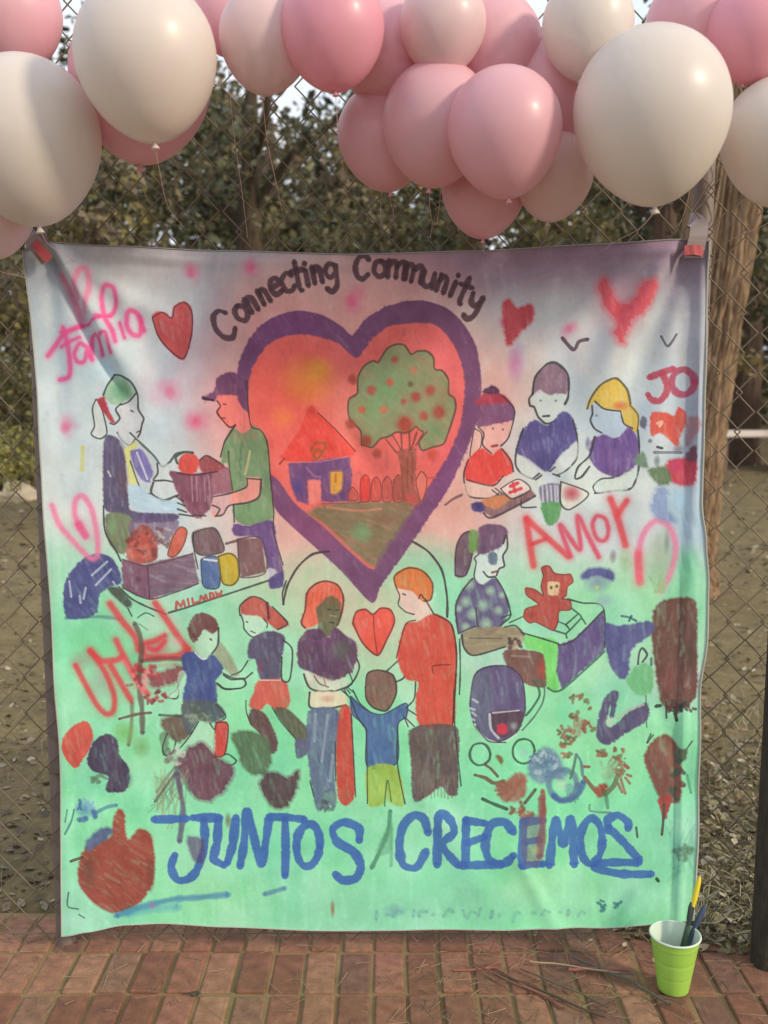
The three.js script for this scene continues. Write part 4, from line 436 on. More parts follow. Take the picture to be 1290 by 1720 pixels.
// ---------------------------------------------------------------- brick path: two headers deep and on towards the viewer
const grit = noiseTile(256, (u, v) => 0.5 + 0.5 * tfbm(u, v, 16, 5, 3) + 0.3 * tfbm(u, v, 70, 2, 13));
{
  const path = new THREE.Group(); path.name = numbered('brick_path'); path.userData = { kind: 'structure', label: 'weathered red brick path along the foot of the fence' }; scene.add(path);
  const bedG = new THREE.PlaneGeometry(9, 3, 90, 30).rotateX(-Math.PI / 2), bp = bedG.attributes.position;
  for (let i = 0; i < bp.count; i++) bp.setY(i, 0.003 * noise.noise(bp.getX(i) * 9, 1, bp.getZ(i) * 9));
  bedG.translate(0, -0.0068, 1.27); bedG.computeVertexNormals();
  const uvb = bedG.attributes.uv; for (let i = 0; i < uvb.count; i++) uvb.setXY(i, uvb.getX(i) * 9, uvb.getY(i) * 3);
  mesh('joint_sand', bedG, new THREE.MeshStandardMaterial({ map: noiseTile(128, (u, v) => { const t = 0.5 + 0.9 * tfbm(u, v, 9, 4, 41), g = sstep(0, 0.3, tfbm(u, v, 4, 3, 55)); return [0.46 + 0.16 * t - 0.08 * g, 0.37 + 0.14 * t - 0.01 * g, 0.27 + 0.10 * t - 0.06 * g]; }, true), bumpMap: grit, bumpScale: 0.006, roughness: 1 }), path);
  // eight brick shapes with worn, uneven tops
  const shapes = [];
  for (let k = 0; k < 8; k++) {
    const g = new RoundedBoxGeometry(0.0855, 0.06, 0.196, 2, 0.006), p = g.attributes.position;
    for (let i = 0; i < p.count; i++) { const x = p.getX(i), y = p.getY(i), z = p.getZ(i), n = noise.noise(x * 30 + k * 7, z * 22, k); p.setXYZ(i, x + 0.0022 * noise.noise(z * 26, k * 3, 1), y + (y > 0 ? 0.0018 * n : 0), z + 0.002 * noise.noise(x * 26, k * 5, 2)); }
    g.computeVertexNormals(); const u = g.attributes.uv; for (let i = 0; i < u.count; i++) u.setXY(i, p.getX(i) / 0.25 + k * 0.37, p.getZ(i) / 0.25 + k * 0.21); shapes.push(g);
  }
  const clay = noiseTile(256, (u, v) => { const t = 0.5 + 0.7 * tfbm(u, v, 7, 5, 61) + 0.35 * tfbm(u, v, 40, 3, 66), d = sstep(0.12, 0.4, tfbm(u, v, 11, 4, 71)), w = 0.56 + 0.46 * t, k = sstep(0.22, 0.3, tfbm(u, v, 5, 4, 77)); return [w * (1 - 0.22 * d) * (1 - 0.22 * k), w * (1 - 0.08 * d) * (1 - 0.1 * k), w * (1 - 0.05 * d) * (1 - 0.08 * k)]; }, true);
  const mats = [[184, 134, 106], [160, 112, 90], [190, 142, 112], [148, 108, 90], [174, 120, 96], [156, 106, 84], [182, 126, 104], [166, 126, 102]].map(c => new THREE.MeshStandardMaterial({ color: rgb(...c), map: clay, bumpMap: grit, bumpScale: 0.004, roughness: 0.92 }));
  for (let r = -1; r < 5; r++) for (let i = -17; i <= 17; i++) {
    const b = mesh('brick', shapes[Math.floor(R0() * 8)], mats[Math.floor(R0() * 8)], path);
    b.position.set(i * 0.0985 + 0.012 + (R0() - 0.5) * 0.005 + (r % 2 ? 0.004 : 0), -0.03 + (R0() - 0.5) * 0.008, 0.106 + r * 0.209 + (R0() - 0.5) * 0.006);
    b.rotation.set((R0() - 0.5) * 0.018, (R0() - 0.5) * 0.035 + (R0() < 0.5 ? Math.PI : 0), (R0() - 0.5) * 0.02);
  }
}
// ---------------------------------------------------------------- chain-link fence with round posts
const wireMat = new THREE.MeshStandardMaterial({ color: rgb(116, 104, 86), metalness: 0.3, roughness: 0.62 });
{
  const fence = thing('chain_link_fence', 'tall rusty grey chain link fence carrying the painted cloth', 'fence', [0, 0, -0.02]);
  const P = 0.0505, rows = 54, rad = 0.0022;
  function wireGeo(par) {
    const parts = []; let a = null;
    for (let j = 0; j <= rows; j++) {
      const q = V(((j + par) % 2 ? 1 : 0) * P + ((j + par) % 2 ? 0.0015 : -0.0015), 0.02 + j * P * 1.1, ((j + par) % 2 ? 0.002 : -0.002));
      if (a) { const d = q.clone().sub(a), c = new THREE.CylinderGeometry(rad, rad, d.length() + 0.002, 5, 1, true); c.applyQuaternion(new THREE.Quaternion().setFromUnitVectors(V(0, 1, 0), d.clone().normalize())); c.translate(...a.clone().add(q).multiplyScalar(0.5).toArray()); parts.push(c); }
      a = q;
    }
    return mergeGeometries(parts);
  }
  const wg = [wireGeo(0), wireGeo(1)];
  for (let k = -46; k < 46; k++) { const w = mesh('wire', wg[(k + 100) % 2], wireMat, fence); w.position.set(k * P, 0, 0.0015 * Math.sin(k * 1.7)); w.rotation.z = 0.004 * Math.sin(k * 2.9); }
  const postMat = new THREE.MeshStandardMaterial({ color: rgb(132, 118, 112), metalness: 0.35, roughness: 0.65, bumpMap: grit, bumpScale: 0.001 });
  for (const x of [-2.9, -0.985, 0.9, 2.85]) { const p = mesh('post', new THREE.CylinderGeometry(0.029, 0.03, 3.3, 20), postMat, fence); p.position.set(x, 1.45, -0.042); const c = mesh('cap', new THREE.SphereGeometry(0.033, 16, 8, 0, 6.3, 0, 1.6), postMat, p); c.position.y = 1.65; for (const y of [-0.9, -0.1, 0.62, 1.2]) { const t = mesh('tie', new THREE.TorusGeometry(0.0315, 0.002, 5, 20).rotateX(Math.PI / 2), wireMat, p); t.position.y = y; } }
  const rail = mesh('top_rail', new THREE.CylinderGeometry(0.022, 0.022, 5.8, 16).rotateZ(Math.PI / 2), postMat, fence); rail.position.set(0, 3.06, -0.03);
  const tw = mesh('tension_wire', new THREE.CylinderGeometry(0.002, 0.002, 5.8, 6).rotateZ(Math.PI / 2), wireMat, fence); tw.position.set(0, 0.05, 0.006);
}
// ---------------------------------------------------------------- the painted cloth, hung by its corners
function curve(pts) { return t => { let i = 0; while (i < pts.length - 2 && t > pts[i + 1][0]) i++; const [a, b] = [pts[i], pts[i + 1]], k = Math.min(1, Math.max(0, (t - a[0]) / (b[0] - a[0]))), s = k * k * (3 - 2 * k) * 0.6 + k * 0.4; return a[1] + (b[1] - a[1]) * s; }; }
const edgeL = curve([[0, -0.962], [0.16, -0.952], [0.3, -0.946], [0.44, -0.952], [0.56, -0.957], [0.66, -0.965], [0.78, -0.967], [0.9, -0.977], [1, -0.992]]);
const edgeR = curve([[0, 0.922], [0.12, 0.926], [0.26, 0.923], [0.36, 0.917], [0.43, 0.930], [0.52, 0.928], [0.58, 0.915], [0.63, 0.899], [0.8, 0.895], [1, 0.885]]);
const edgeT = curve([[0, 2.072], [0.035, 2.096], [0.12, 2.085], [0.3, 2.072], [0.48, 2.062], [0.66, 2.071], [0.84, 2.09], [0.96, 2.102], [1, 2.095]]);
const edgeB = curve([[0, 0.075], [0.04, 0.09], [0.1, 0.112], [0.16, 0.117], [0.25, 0.105], [0.4, 0.096], [0.65, 0.092], [0.85, 0.1], [0.95, 0.118], [1, 0.125]]);
const gauss = (d, s) => Math.exp(-d * d / (2 * s * s));
// a fold along a line from a to b that dies away at its ends
function fold(x, y, ax, ay, bx, by, w, h) { const dx = bx - ax, dy = by - ay, l = Math.hypot(dx, dy), t = ((x - ax) * dx + (y - ay) * dy) / (l * l), d = ((x - ax) * -dy + (y - ay) * dx) / l; return h * gauss(d, w * (0.6 + 0.8 * Math.max(0, t))) * sstep(-0.1, 0.12, t) * (1 - sstep(0.55, 1.05, t)); }
const CREASES = (() => { const r = rng(313), o = []; for (let i = 0; i < 22; i++) { const x = -0.9 + 1.75 * r(), y = 0.3 + 1.7 * r(), d = Math.PI * (0.5 + (r() - 0.5) * 0.7), l = 0.25 + 0.4 * r(); o.push([x, y, x + Math.cos(d) * l, y - Math.sin(d) * l, 0.012 + 0.02 * r(), (r() - 0.5) * 0.019]); } for (let i = 0; i < 9; i++) { const x = -0.8 + 1.5 * r(); o.push([x, 2.06, x + (r() - 0.5) * 0.1, 1.86 - 0.1 * r(), 0.01 + 0.01 * r(), (r() - 0.5) * 0.016]); } return o; })();
function clothZ(x, y, u, v) {
  let z = 0.036 + 0.012 * noise.noise(x * 1.3, y * 1.1, 2) + 0.004 * noise.noise(x * 4, y * 2.2, 6);
  z += fold(x, y, -0.925, 2.08, -0.70, 1.62, 0.011, -0.026) + fold(x, y, -0.9, 2.08, -0.66, 1.66, 0.022, 0.026);
  z += fold(x, y, -0.925, 2.08, -0.45, 1.80, 0.022, 0.010) + fold(x, y, -0.925, 2.07, -0.90, 1.45, 0.02, -0.008) + fold(x, y, -0.9, 2.09, -0.2, 2.0, 0.014, 0.006);
  z += fold(x, y, 0.835, 2.08, 0.63, 1.58, 0.03, -0.034) + fold(x, y, 0.79, 2.07, 0.54, 1.62, 0.034, 0.030) + fold(x, y, 0.84, 2.08, 0.80, 1.3, 0.018, -0.010) + fold(x, y, 0.835, 2.085, 0.3, 1.98, 0.02, 0.008);
  z += 0.007 * gauss(x - 0.878 - 0.004 * Math.sin(y * 6 + 1), 0.004) + 0.007 * gauss(x - 0.868 - 0.006 * Math.sin(y * 5), 0.006) - 0.005 * gauss(x - 0.852 - 0.005 * Math.sin(y * 4), 0.008);        // turned seam down the right
  z += 0.003 * gauss(x + 0.935, 0.006) * (1 - sstep(1.2, 1.6, y));
  z += 0.003 * gauss(y - (edgeT(u) - 0.03), 0.006) - 0.003 * gauss(y - (edgeT(u) - 0.045), 0.008);
  z += 0.022 * Math.pow(1 - v, 3) * (0.4 + noise.noise(x * 3.1, 1, 9)) + 0.014 * sstep(0.95, 1, v) * noise.noise(x * 5, 2, 3);
  z += 0.02 * sstep(0.96, 1, 1 - u) * noise.noise(y * 3, 4, 2) + 0.012 * sstep(0.975, 1, u) * noise.noise(y * 4, 7, 2);
  for (const [ax, ay, bx, by, w, k] of CREASES) z += fold(x, y, ax, ay, bx, by, w, k);
  return Math.max(0.008, z);
}
const cloth = thing('painted_cloth', 'large square community mural painted on cloth, hung on the chain link fence', 'mural', [0, 0, 0]);
{
  const N = 170, M = 180, p = [], uv = [], ix = [];
  for (let j = 0; j <= M; j++) for (let i = 0; i <= N; i++) {
    const u = i / N, v = j / M, x = edgeL(v) + (edgeR(v) - edgeL(v)) * u, y = edgeB(u) + (edgeT(u) - edgeB(u)) * v;
    p.push(x, y, clothZ(x, y, u, v)); uv.push((x - CLOTH.x0) / (CLOTH.x1 - CLOTH.x0), (y - CLOTH.y0) / (CLOTH.y1 - CLOTH.y0));
  }
  for (let j = 0; j < M; j++) for (let i = 0; i < N; i++) { const a = j * (N + 1) + i; ix.push(a, a + 1, a + N + 1, a + 1, a + N + 2, a + N + 1); }
  const g = new THREE.BufferGeometry(); g.setAttribute('position', new THREE.Float32BufferAttribute(p, 3)); g.setAttribute('uv', new THREE.Float32BufferAttribute(uv, 2)); g.setIndex(ix); g.computeVertexNormals();
  const weave = noiseTile(128, (u, v) => 0.5 + 0.25 * Math.sin(u * Math.PI * 2 * 32) * Math.sin(v * Math.PI * 2 * 32) + 0.3 * tfbm(u, v, 9, 3, 4)); weave.repeat.set(14, 14);
  mesh('cloth', g, new THREE.MeshStandardMaterial({ map: paintMap, bumpMap: weave, bumpScale: 0.0006, roughness: 0.93, side: THREE.DoubleSide }), cloth);
  const hemM = new THREE.MeshStandardMaterial({ color: rgb(206, 208, 198), roughness: 0.95, map: noiseTile(64, (u, v) => 0.82 + 0.3 * tfbm(u, v, 6, 3, 8), true) });
  const at = (u, v) => { const x = edgeL(v) + (edgeR(v) - edgeL(v)) * u, y = edgeB(u) + (edgeT(u) - edgeB(u)) * v; return V(x, y, clothZ(x, y, u, v) + 0.001); };
  const run = (f, n) => Array.from({ length: n + 1 }, (_, i) => f(i / n));
  mesh('hem', tube(run(t => at(1, t), 60), 0.0034, 6, 240), hemM, cloth);
  mesh('hem', tube(run(t => at(0, t), 60), 0.0022, 6, 240), hemM, cloth);
  mesh('hem', tube(run(t => at(t, 1), 60), 0.0022, 6, 240), new THREE.MeshStandardMaterial({ color: rgb(150, 144, 150), roughness: 0.95 }), cloth);
  mesh('hem', tube(run(t => at(t, 0), 60), 0.0018, 6, 240), hemM, cloth);
}
// straps of grey tape from the two upper corners round the posts, and the red tape that holds them on the cloth
function band(path, width, th) {        // a flat strip swept along a path; width runs along the second vector of each step
  const p = [], ix = [], n = path.length;
  path.forEach(([q, w]) => { const s = V(...w).normalize().multiplyScalar(width / 2), o = V(...q), f = V(0, 0, th); for (const k of [o.clone().add(s), o.clone().sub(s), o.clone().sub(s).add(f), o.clone().add(s).add(f)]) p.push(k.x, k.y, k.z); });
  for (let i = 0; i < n - 1; i++) for (let k = 0; k < 4; k++) { const a = i * 4 + k, b = i * 4 + (k + 1) % 4; ix.push(a, b, a + 4, b, b + 4, a + 4); }
  ix.push(0, 2, 1, 0, 3, 2); const e = (n - 1) * 4; ix.push(e, e + 1, e + 2, e, e + 2, e + 3);
  let g = new THREE.BufferGeometry(); g.setAttribute('position', new THREE.Float32BufferAttribute(p, 3)); g.setIndex(ix); g = g.toNonIndexed(); g.computeVertexNormals(); return g;
}
const tapeM = new THREE.MeshPhysicalMaterial({ color: rgb(166, 152, 150), roughness: 0.35, transmission: 0.25, thickness: 0, side: THREE.DoubleSide }), redTape = new THREE.MeshStandardMaterial({ color: rgb(190, 92, 100), roughness: 0.75, bumpMap: grit, bumpScale: 0.002 });
const dense3 = (pts, w, n) => { const c = new THREE.CatmullRomCurve3(pts.map(q => V(...q))), d = new THREE.CatmullRomCurve3(w.map(q => V(...q))); return Array.from({ length: n + 1 }, (_, i) => [c.getPoint(i / n).toArray(), d.getPoint(i / n).toArray()]); };
const crumple = (g, k) => { const p = g.attributes.position; for (let i = 0; i < p.count; i++) p.setZ(i, p.getZ(i) + k * noise.noise(p.getX(i) * 60, p.getY(i) * 60, 3)); g.computeVertexNormals(); return g; };
tag(mesh('tape_strap', crumple(band(dense3([[-0.915, 2.045, 0.062], [-0.945, 2.085, 0.058], [-0.985, 2.13, 0.03], [-1.018, 2.165, -0.03], [-1.02, 2.18, -0.075], [-0.985, 2.19, -0.099]], [[1, 1, 0], [1, 1, 0], [1, 1, 0], [0.6, 1, 0], [0.1, 1, 0], [0, 1, 0]], 40), 0.042, 0.0012), 0.004), tapeM), 'crumpled grey tape strap from the cloth corner by Familia to the post', 'tape', 'grey tape straps at the cloth corners');
tag(mesh('tape_strap', crumple(band(dense3([[0.84, 2.05, 0.066], [0.848, 2.09, 0.062], [0.862, 2.135, 0.035], [0.868, 2.16, -0.02], [0.866, 2.175, -0.07], [0.9, 2.18, -0.1]], [[1, 0, 0], [1, 0, 0], [1, 0.1, 0], [0.9, 0.5, 0], [0.2, 1, 0], [0, 1, 0]], 40), 0.05, 0.0012), 0.004), tapeM), 'crumpled grey tape strap from the cloth corner near the tree trunk', 'tape', 'grey tape straps at the cloth corners');
tag(mesh('red_tape', crumple(band(dense3([[-0.948, 2.092, 0.066], [-0.93, 2.07, 0.069], [-0.908, 2.044, 0.066]], [[1, 1, 0], [1, 0.9, 0], [1, 1, 0]], 14), 0.026, 0.0016), 0.004), redTape), 'short strip of red tape on the cloth corner by Familia', 'tape', 'red tape on the cloth corners');
tag(mesh('red_tape', crumple(band(dense3([[0.812, 2.068, 0.071], [0.838, 2.07, 0.074], [0.864, 2.066, 0.069]], [[0, 1, 0], [0.1, 1, 0], [0, 1, 0]], 14), 0.026, 0.0016), 0.004), redTape), 'short strip of red tape on the cloth corner above the large red heart', 'tape', 'red tape on the cloth corners');
// ---------------------------------------------------------------- balloons tied to the fence above the cloth
{
  const prof = []; for (let i = 0; i <= 30; i++) { const t = i / 30 * Math.PI, r = Math.sin(t), y = -Math.cos(t); prof.push(new THREE.Vector2(Math.max(0.0001, r * (y < 0 ? 1 - 0.13 * y * y : 1)), y * (y < 0 ? 1.22 : 1.02))); }
  const body = new THREE.LatheGeometry(prof, 40), neck = new THREE.LatheGeometry([[0.001, 0.03], [0.045, 0.0], [0.03, -0.04], [0.045, -0.07], [0.07, -0.11], [0.055, -0.115], [0.001, -0.1]].map(q => new THREE.Vector2(...q)), 16);
  const mk = c => new THREE.MeshPhysicalMaterial({ color: rgb(...c), roughness: 0.4, transmission: 0.28, thickness: 0, clearcoat: 0.15, clearcoatRoughness: 0.2, specularIntensity: 0.7 });
  const M = { P: mk([236, 184, 194]), D: mk([236, 168, 184]), L: mk([234, 206, 206]), W: mk([232, 222, 214]) };
  const LB = { P: ['pink round balloon floating above the mural', 'pink balloons above the mural'], D: ['deep rose pink balloon floating above the mural', 'rose balloons above the mural'], L: ['very pale pink balloon floating above the mural', 'pale pink balloons above the mural'], W: ['cream white balloon floating above the mural', 'cream balloons above the mural'] };
  const rib = new THREE.MeshStandardMaterial({ color: rgb(214, 176, 176), roughness: 0.6 }), rr = rng(21);
  for (const [x, y, z, r, c] of [[-0.95, 2.65, 0.14, 0.122, 'P'], [-0.87, 2.31, 0.32, 0.179, 'W'], [-0.54, 2.45, 0.46, 0.159, 'W'], [-0.62, 2.49, 0.17, 0.179, 'P'], [-0.40, 2.65, 0.16, 0.091, 'P'], [-0.28, 2.53, 0.34, 0.111, 'L'], [-0.12, 2.53, 0.4, 0.121, 'D'], [0.01, 2.54, 0.2, 0.123, 'P'], [0.14, 2.56, 0.34, 0.102, 'L'], [0.27, 2.55, 0.2, 0.129, 'P'], [0.00, 2.35, 0.16, 0.120, 'P'], [0.13, 2.35, 0.3, 0.133, 'P'], [0.28, 2.30, 0.42, 0.133, 'P'], [0.42, 2.45, 0.18, 0.127, 'P'], [0.48, 2.55, 0.36, 0.107, 'W'], [0.61, 2.33, 0.46, 0.176, 'W'], [0.79, 2.61, 0.18, 0.126, 'P'], [0.88, 2.55, 0.32, 0.103, 'D'], [0.95, 2.30, 0.34, 0.136, 'W'], [0.26, 2.22, 0.15, 0.11, 'P'], [0.43, 2.24, 0.22, 0.1, 'L'], [-1.01, 2.16, 0.2, 0.11, 'L']]) {
    const b = thing('balloon', LB[c][0], 'balloon', [x, y, z], LB[c][1]);
    const g = mesh('skin', body, M[c], b); g.scale.setScalar(r); const tx = (rr() - 0.5) * 0.2, tz = (rr() - 0.5) * 0.3; g.rotation.set(tx, 0, tz);
    const k = mesh('knot', neck, M[c], b); k.scale.setScalar(r * 0.9); const off = V(0, -1.21 * r, 0).applyEuler(new THREE.Euler(tx, 0, tz)); k.position.copy(off); k.rotation.set(tx, 0, tz);
    const end = V((rr() - 0.5) * 0.06, Math.min(-1.5 * r, 2.11 + rr() * 0.1 - y), -z - 0.02), s = off.clone().add(V(0, -0.06 * r, 0));
    mesh('string', tube([s, V(s.x * 0.8 + end.x * 0.2, s.y * 0.7 + end.y * 0.3 - 0.01, s.z * 0.85 + end.z * 0.15), V(end.x, end.y * 0.8 + s.y * 0.2, end.z * 0.6 + s.z * 0.4), end], 0.0008, 5, 24), rib, b);
  }
}
// ---------------------------------------------------------------- cup of brushes on the path
const CUP = [0.822, 0.003, 0.195];
{
  const cup = thing('plastic_cup', 'lime green plastic cup with a white inside, standing on the bricks', 'cup', CUP);
  const lime = new THREE.MeshPhysicalMaterial({ color: rgb(158, 204, 84), roughness: 0.42, clearcoat: 0.25, clearcoatRoughness: 0.4 }), white = new THREE.MeshStandardMaterial({ color: rgb(206, 222, 206), roughness: 0.5 });
  const LV = a => a.map(q => new THREE.Vector2(...q)), H = 0.168, r0 = 0.042, r1 = 0.0685, rad = y => r0 + (r1 - r0) * (y / H);
  const out = [[0.0005, 0.006], [r0 - 0.007, 0.006], [r0 - 0.004, 0.0], [r0, 0.003]]; for (let i = 1; i <= 40; i++) { const y = 0.003 + (H - 0.006) * i / 40; out.push([rad(y) + (Math.abs(y - 0.052) < 0.003 || Math.abs(y - 0.098) < 0.003 ? -0.0010 : 0) + (y > 0.142 && y < 0.148 ? 0.0012 : 0), y]); }
  mesh('wall', new THREE.LatheGeometry(LV(out), 56), lime, cup);
  mesh('lining', new THREE.LatheGeometry(LV([[0.0005, 0.009], [r0 - 0.004, 0.009], [r0 - 0.0015, 0.014], [r1 - 0.0022, H - 0.002]]), 56), white, cup);
  const rim = mesh('rim', new THREE.TorusGeometry(r1 + 0.0002, 0.0031, 10, 64).rotateX(Math.PI / 2), white, cup); rim.position.y = H - 0.001;
  mesh('paint_water', new THREE.CylinderGeometry(rad(0.1) - 0.003, rad(0.1) - 0.003, 0.002, 40), new THREE.MeshPhysicalMaterial({ color: rgb(44, 66, 60), roughness: 0.12 }), cup).position.y = 0.1;
  function brush(label, a, b, hm, tipm, r) {
    const o = thing('paint_brush', label, 'paint brush', [a[0], a[1], a[2]], 'paint brushes in the green cup'), d = V(b[0] - a[0], b[1] - a[1], b[2] - a[2]), L = d.length(); o.quaternion.setFromUnitVectors(V(0, 1, 0), d.normalize());
    mesh('bristles', new THREE.LatheGeometry(LV([[0.0005, 0], [r * 0.8, 0.012], [r * 1.1, 0.035], [r, 0.04]]), 16), new THREE.MeshStandardMaterial({ color: rgb(60, 56, 52), roughness: 1 }), o);
    mesh('ferrule', new THREE.CylinderGeometry(r * 0.95, r * 1.02, 0.03, 16).translate(0, 0.055, 0), new THREE.MeshStandardMaterial({ color: rgb(150, 150, 150), metalness: 0.9, roughness: 0.35 }), o);
    mesh('handle', new THREE.LatheGeometry(LV([[r * 0.9, 0.07], [r * 1.25, 0.1], [r * 1.1, L * 0.6], [r * 0.95, L * 0.72]]), 16), hm, o);
    mesh('handle_end', new THREE.LatheGeometry(LV([[r * 0.97, L * 0.72], [r * 1.3, L * 0.8], [r * 1.15, L * 0.94], [r * 0.55, L], [0.0004, L + 0.001]]), 16), tipm, o);
  }
  const dark = new THREE.MeshStandardMaterial({ color: rgb(46, 58, 54), roughness: 0.5 }), yel = new THREE.MeshStandardMaterial({ color: rgb(222, 204, 50), roughness: 0.45 }), navy = new THREE.MeshStandardMaterial({ color: rgb(60, 72, 96), roughness: 0.5 }), grn = new THREE.MeshStandardMaterial({ color: rgb(58, 84, 62), roughness: 0.5 });
  brush('dark paint brush with a bright yellow end, standing in the green cup', [0.828, 0.018, 0.185], [0.900, 0.318, 0.150], dark, yel, 0.0062);
  brush('thick navy blue handled brush leaning out of the green cup', [0.812, 0.018, 0.19], [0.918, 0.236, 0.155], navy, navy, 0.0068);
  brush('dark green handled paint brush leaning in the green cup', [0.842, 0.018, 0.2], [0.876, 0.245, 0.158], grn, dark, 0.006);
}
// ---------------------------------------------------------------- sticks and reeds dropped on the bricks
{
  const sm = [[150, 96, 84], [92, 78, 62], [112, 98, 80], [160, 96, 88], [98, 94, 84], [176, 150, 118], [132, 92, 76]].map(c => new THREE.MeshStandardMaterial({ color: rgb(...c), roughness: 0.95, bumpMap: grit, bumpScale: 0.002 }));
  const ST = [
    ['long reddish brown twig with a bend, lying across the bricks under the mural', 0, 0.0036, [[0.202, 0.113], [0.324, 0.098], [0.401, 0.185], [0.493, 0.29]]],
    ['dark straight twig lying on the bricks beside the reddish bent twig', 1, 0.0036, [[0.321, 0.124], [0.436, 0.208], [0.597, 0.33]]],
    ['thin grey brown twig crossing the dark twigs on the bricks', 2, 0.0028, [[0.403, 0.107], [0.532, 0.211], [0.615, 0.29]]],
    ['short red painted stick lying flat near the green cup', 3, 0.0042, [[0.537, 0.118], [0.617, 0.112], [0.715, 0.124]]],
    ['grey twig that runs up to the foot of the green cup', 4, 0.004, [[0.56, 0.06], [0.703, 0.171], [0.787, 0.285]]],
    ['pale straw coloured reed lying among the dark twigs', 5, 0.0026, [[0.43, 0.085], [0.55, 0.105], [0.68, 0.14]]],
    ['short reddish twig under the long bent twig', 6, 0.003, [[0.271, 0.104], [0.379, 0.2], [0.47, 0.27]]]];
  const rr = rng(5);
  ST.forEach(([label, m, r, q], i) => {
    const g = thing('twig', label, 'twig', [q[0][0], 0.006, q[0][1]], 'twigs dropped on the bricks'), pts = [];
    for (let k = 0; k < q.length - 1; k++) for (let s = 0; s < 4; s++) { const t = s / 4; pts.push(V(q[k][0] + (q[k + 1][0] - q[k][0]) * t - q[0][0] + (rr() - 0.5) * 0.006, i * 0.0022 + r * 0.6 + (rr() - 0.5) * 0.002, q[k][1] + (q[k + 1][1] - q[k][1]) * t - q[0][1] + (rr() - 0.5) * 0.006)); }
    pts.push(V(q.at(-1)[0] - q[0][0], i * 0.002 + r * 0.6, q.at(-1)[1] - q[0][1]));
    mesh('stem', tube(pts, r, 7, 60), sm[m], g);
    if (i < 5 && i !== 3) for (let k = 0; k < 2; k++) { const p = pts[3 + k * 4], d = (rr() - 0.5) * 2; mesh('side_shoot', tube([p, V(p.x + 0.03, p.y + 0.006, p.z + 0.02 * d), V(p.x + 0.055, p.y + 0.004, p.z + 0.045 * d)], r * 0.55, 5, 10), sm[m], g); }
  });
}
{
  const g = new THREE.CylinderGeometry(0.0006, 0.0009, 1, 5).rotateX(Math.PI / 2), n = 340, im = new THREE.InstancedMesh(g, new THREE.MeshStandardMaterial({ roughness: 1 }), n), r = rng(88), m = new THREE.Matrix4(), c = new THREE.Color();
  for (let i = 0; i < n; i++) { const x = i < 190 ? 0.1 + 0.75 * r() : -1.2 + 2.4 * r(), z = -0.1 + 0.5 * r(); m.compose(V(x, 0.0035 + 0.002 * r(), z), new THREE.Quaternion().setFromEuler(new THREE.Euler((r() - 0.5) * 0.06, r() * 6.28, 0)), V(1, 1, 0.02 + 0.06 * r())); im.setMatrixAt(i, m); const k = 0.5 + r(); im.setColorAt(i, c.setRGB(0.26 * k, 0.2 * k, 0.13 * k)); }
  im.name = 'needle_litter'; im.userData = { kind: 'stuff', label: 'fine dry needles and straw scattered on the bricks', category: 'needles' }; im.castShadow = im.receiveShadow = true; scene.add(im);
}
// ---------------------------------------------------------------- dark post by the edge of the path
{
  const pm = new THREE.MeshStandardMaterial({ color: rgb(84, 76, 64), map: grit, roughness: 0.95, bumpMap: grit, bumpScale: 0.012 });
  const o = thing('short_post', 'dark weathered post standing beside the mural, right of the green cup', 'post', [1.142, -0.05, 0.06]);
  const g = new THREE.CylinderGeometry(0.044, 0.048, 1.08, 28, 40), p = g.attributes.position; for (let i = 0; i < p.count; i++) { const x = p.getX(i), y = p.getY(i), z = p.getZ(i), a = Math.atan2(z, x), k = 1 + 0.05 * noise.noise(Math.cos(a) * 3, Math.sin(a) * 3, y * 1.5) + 0.02 * noise.noise(Math.cos(a) * 9, Math.sin(a) * 9, y * 2); p.setX(i, x * k); p.setZ(i, z * k); } g.computeVertexNormals();
  mesh('shaft', g, pm, o).position.y = 0.54; mesh('top', new THREE.SphereGeometry(0.046, 24, 8, 0, 6.3, 0, 1.57).scale(1, 0.3, 1), pm, o).position.y = 1.08;
}
// ---------------------------------------------------------------- trees, shrubs, litter beyond the fence
const barkBump = noiseTile(256, (u, v) => 0.5 + 0.7 * tfbm(u * 1, v, 5, 3, 2) + 0.5 * (0.5 - Math.abs(tfbm(u, v, 14, 4, 12)) * 2.4));
const barkMap = noiseTile(256, (u, v) => { const t = 0.5 + 0.8 * tfbm(u, v, 8, 5, 14) + 0.4 * tfbm(u, v, 40, 2, 19); return [0.72 + 0.28 * t, 0.7 + 0.28 * t, 0.68 + 0.26 * t]; }, true);
const bark = [[172, 146, 120], [124, 104, 92], [128, 108, 88], [100, 88, 74]].map(c => { const m = new THREE.MeshStandardMaterial({ color: rgb(...c), map: barkMap, bumpMap: barkBump, bumpScale: 0.05, roughness: 1 }); return m; });
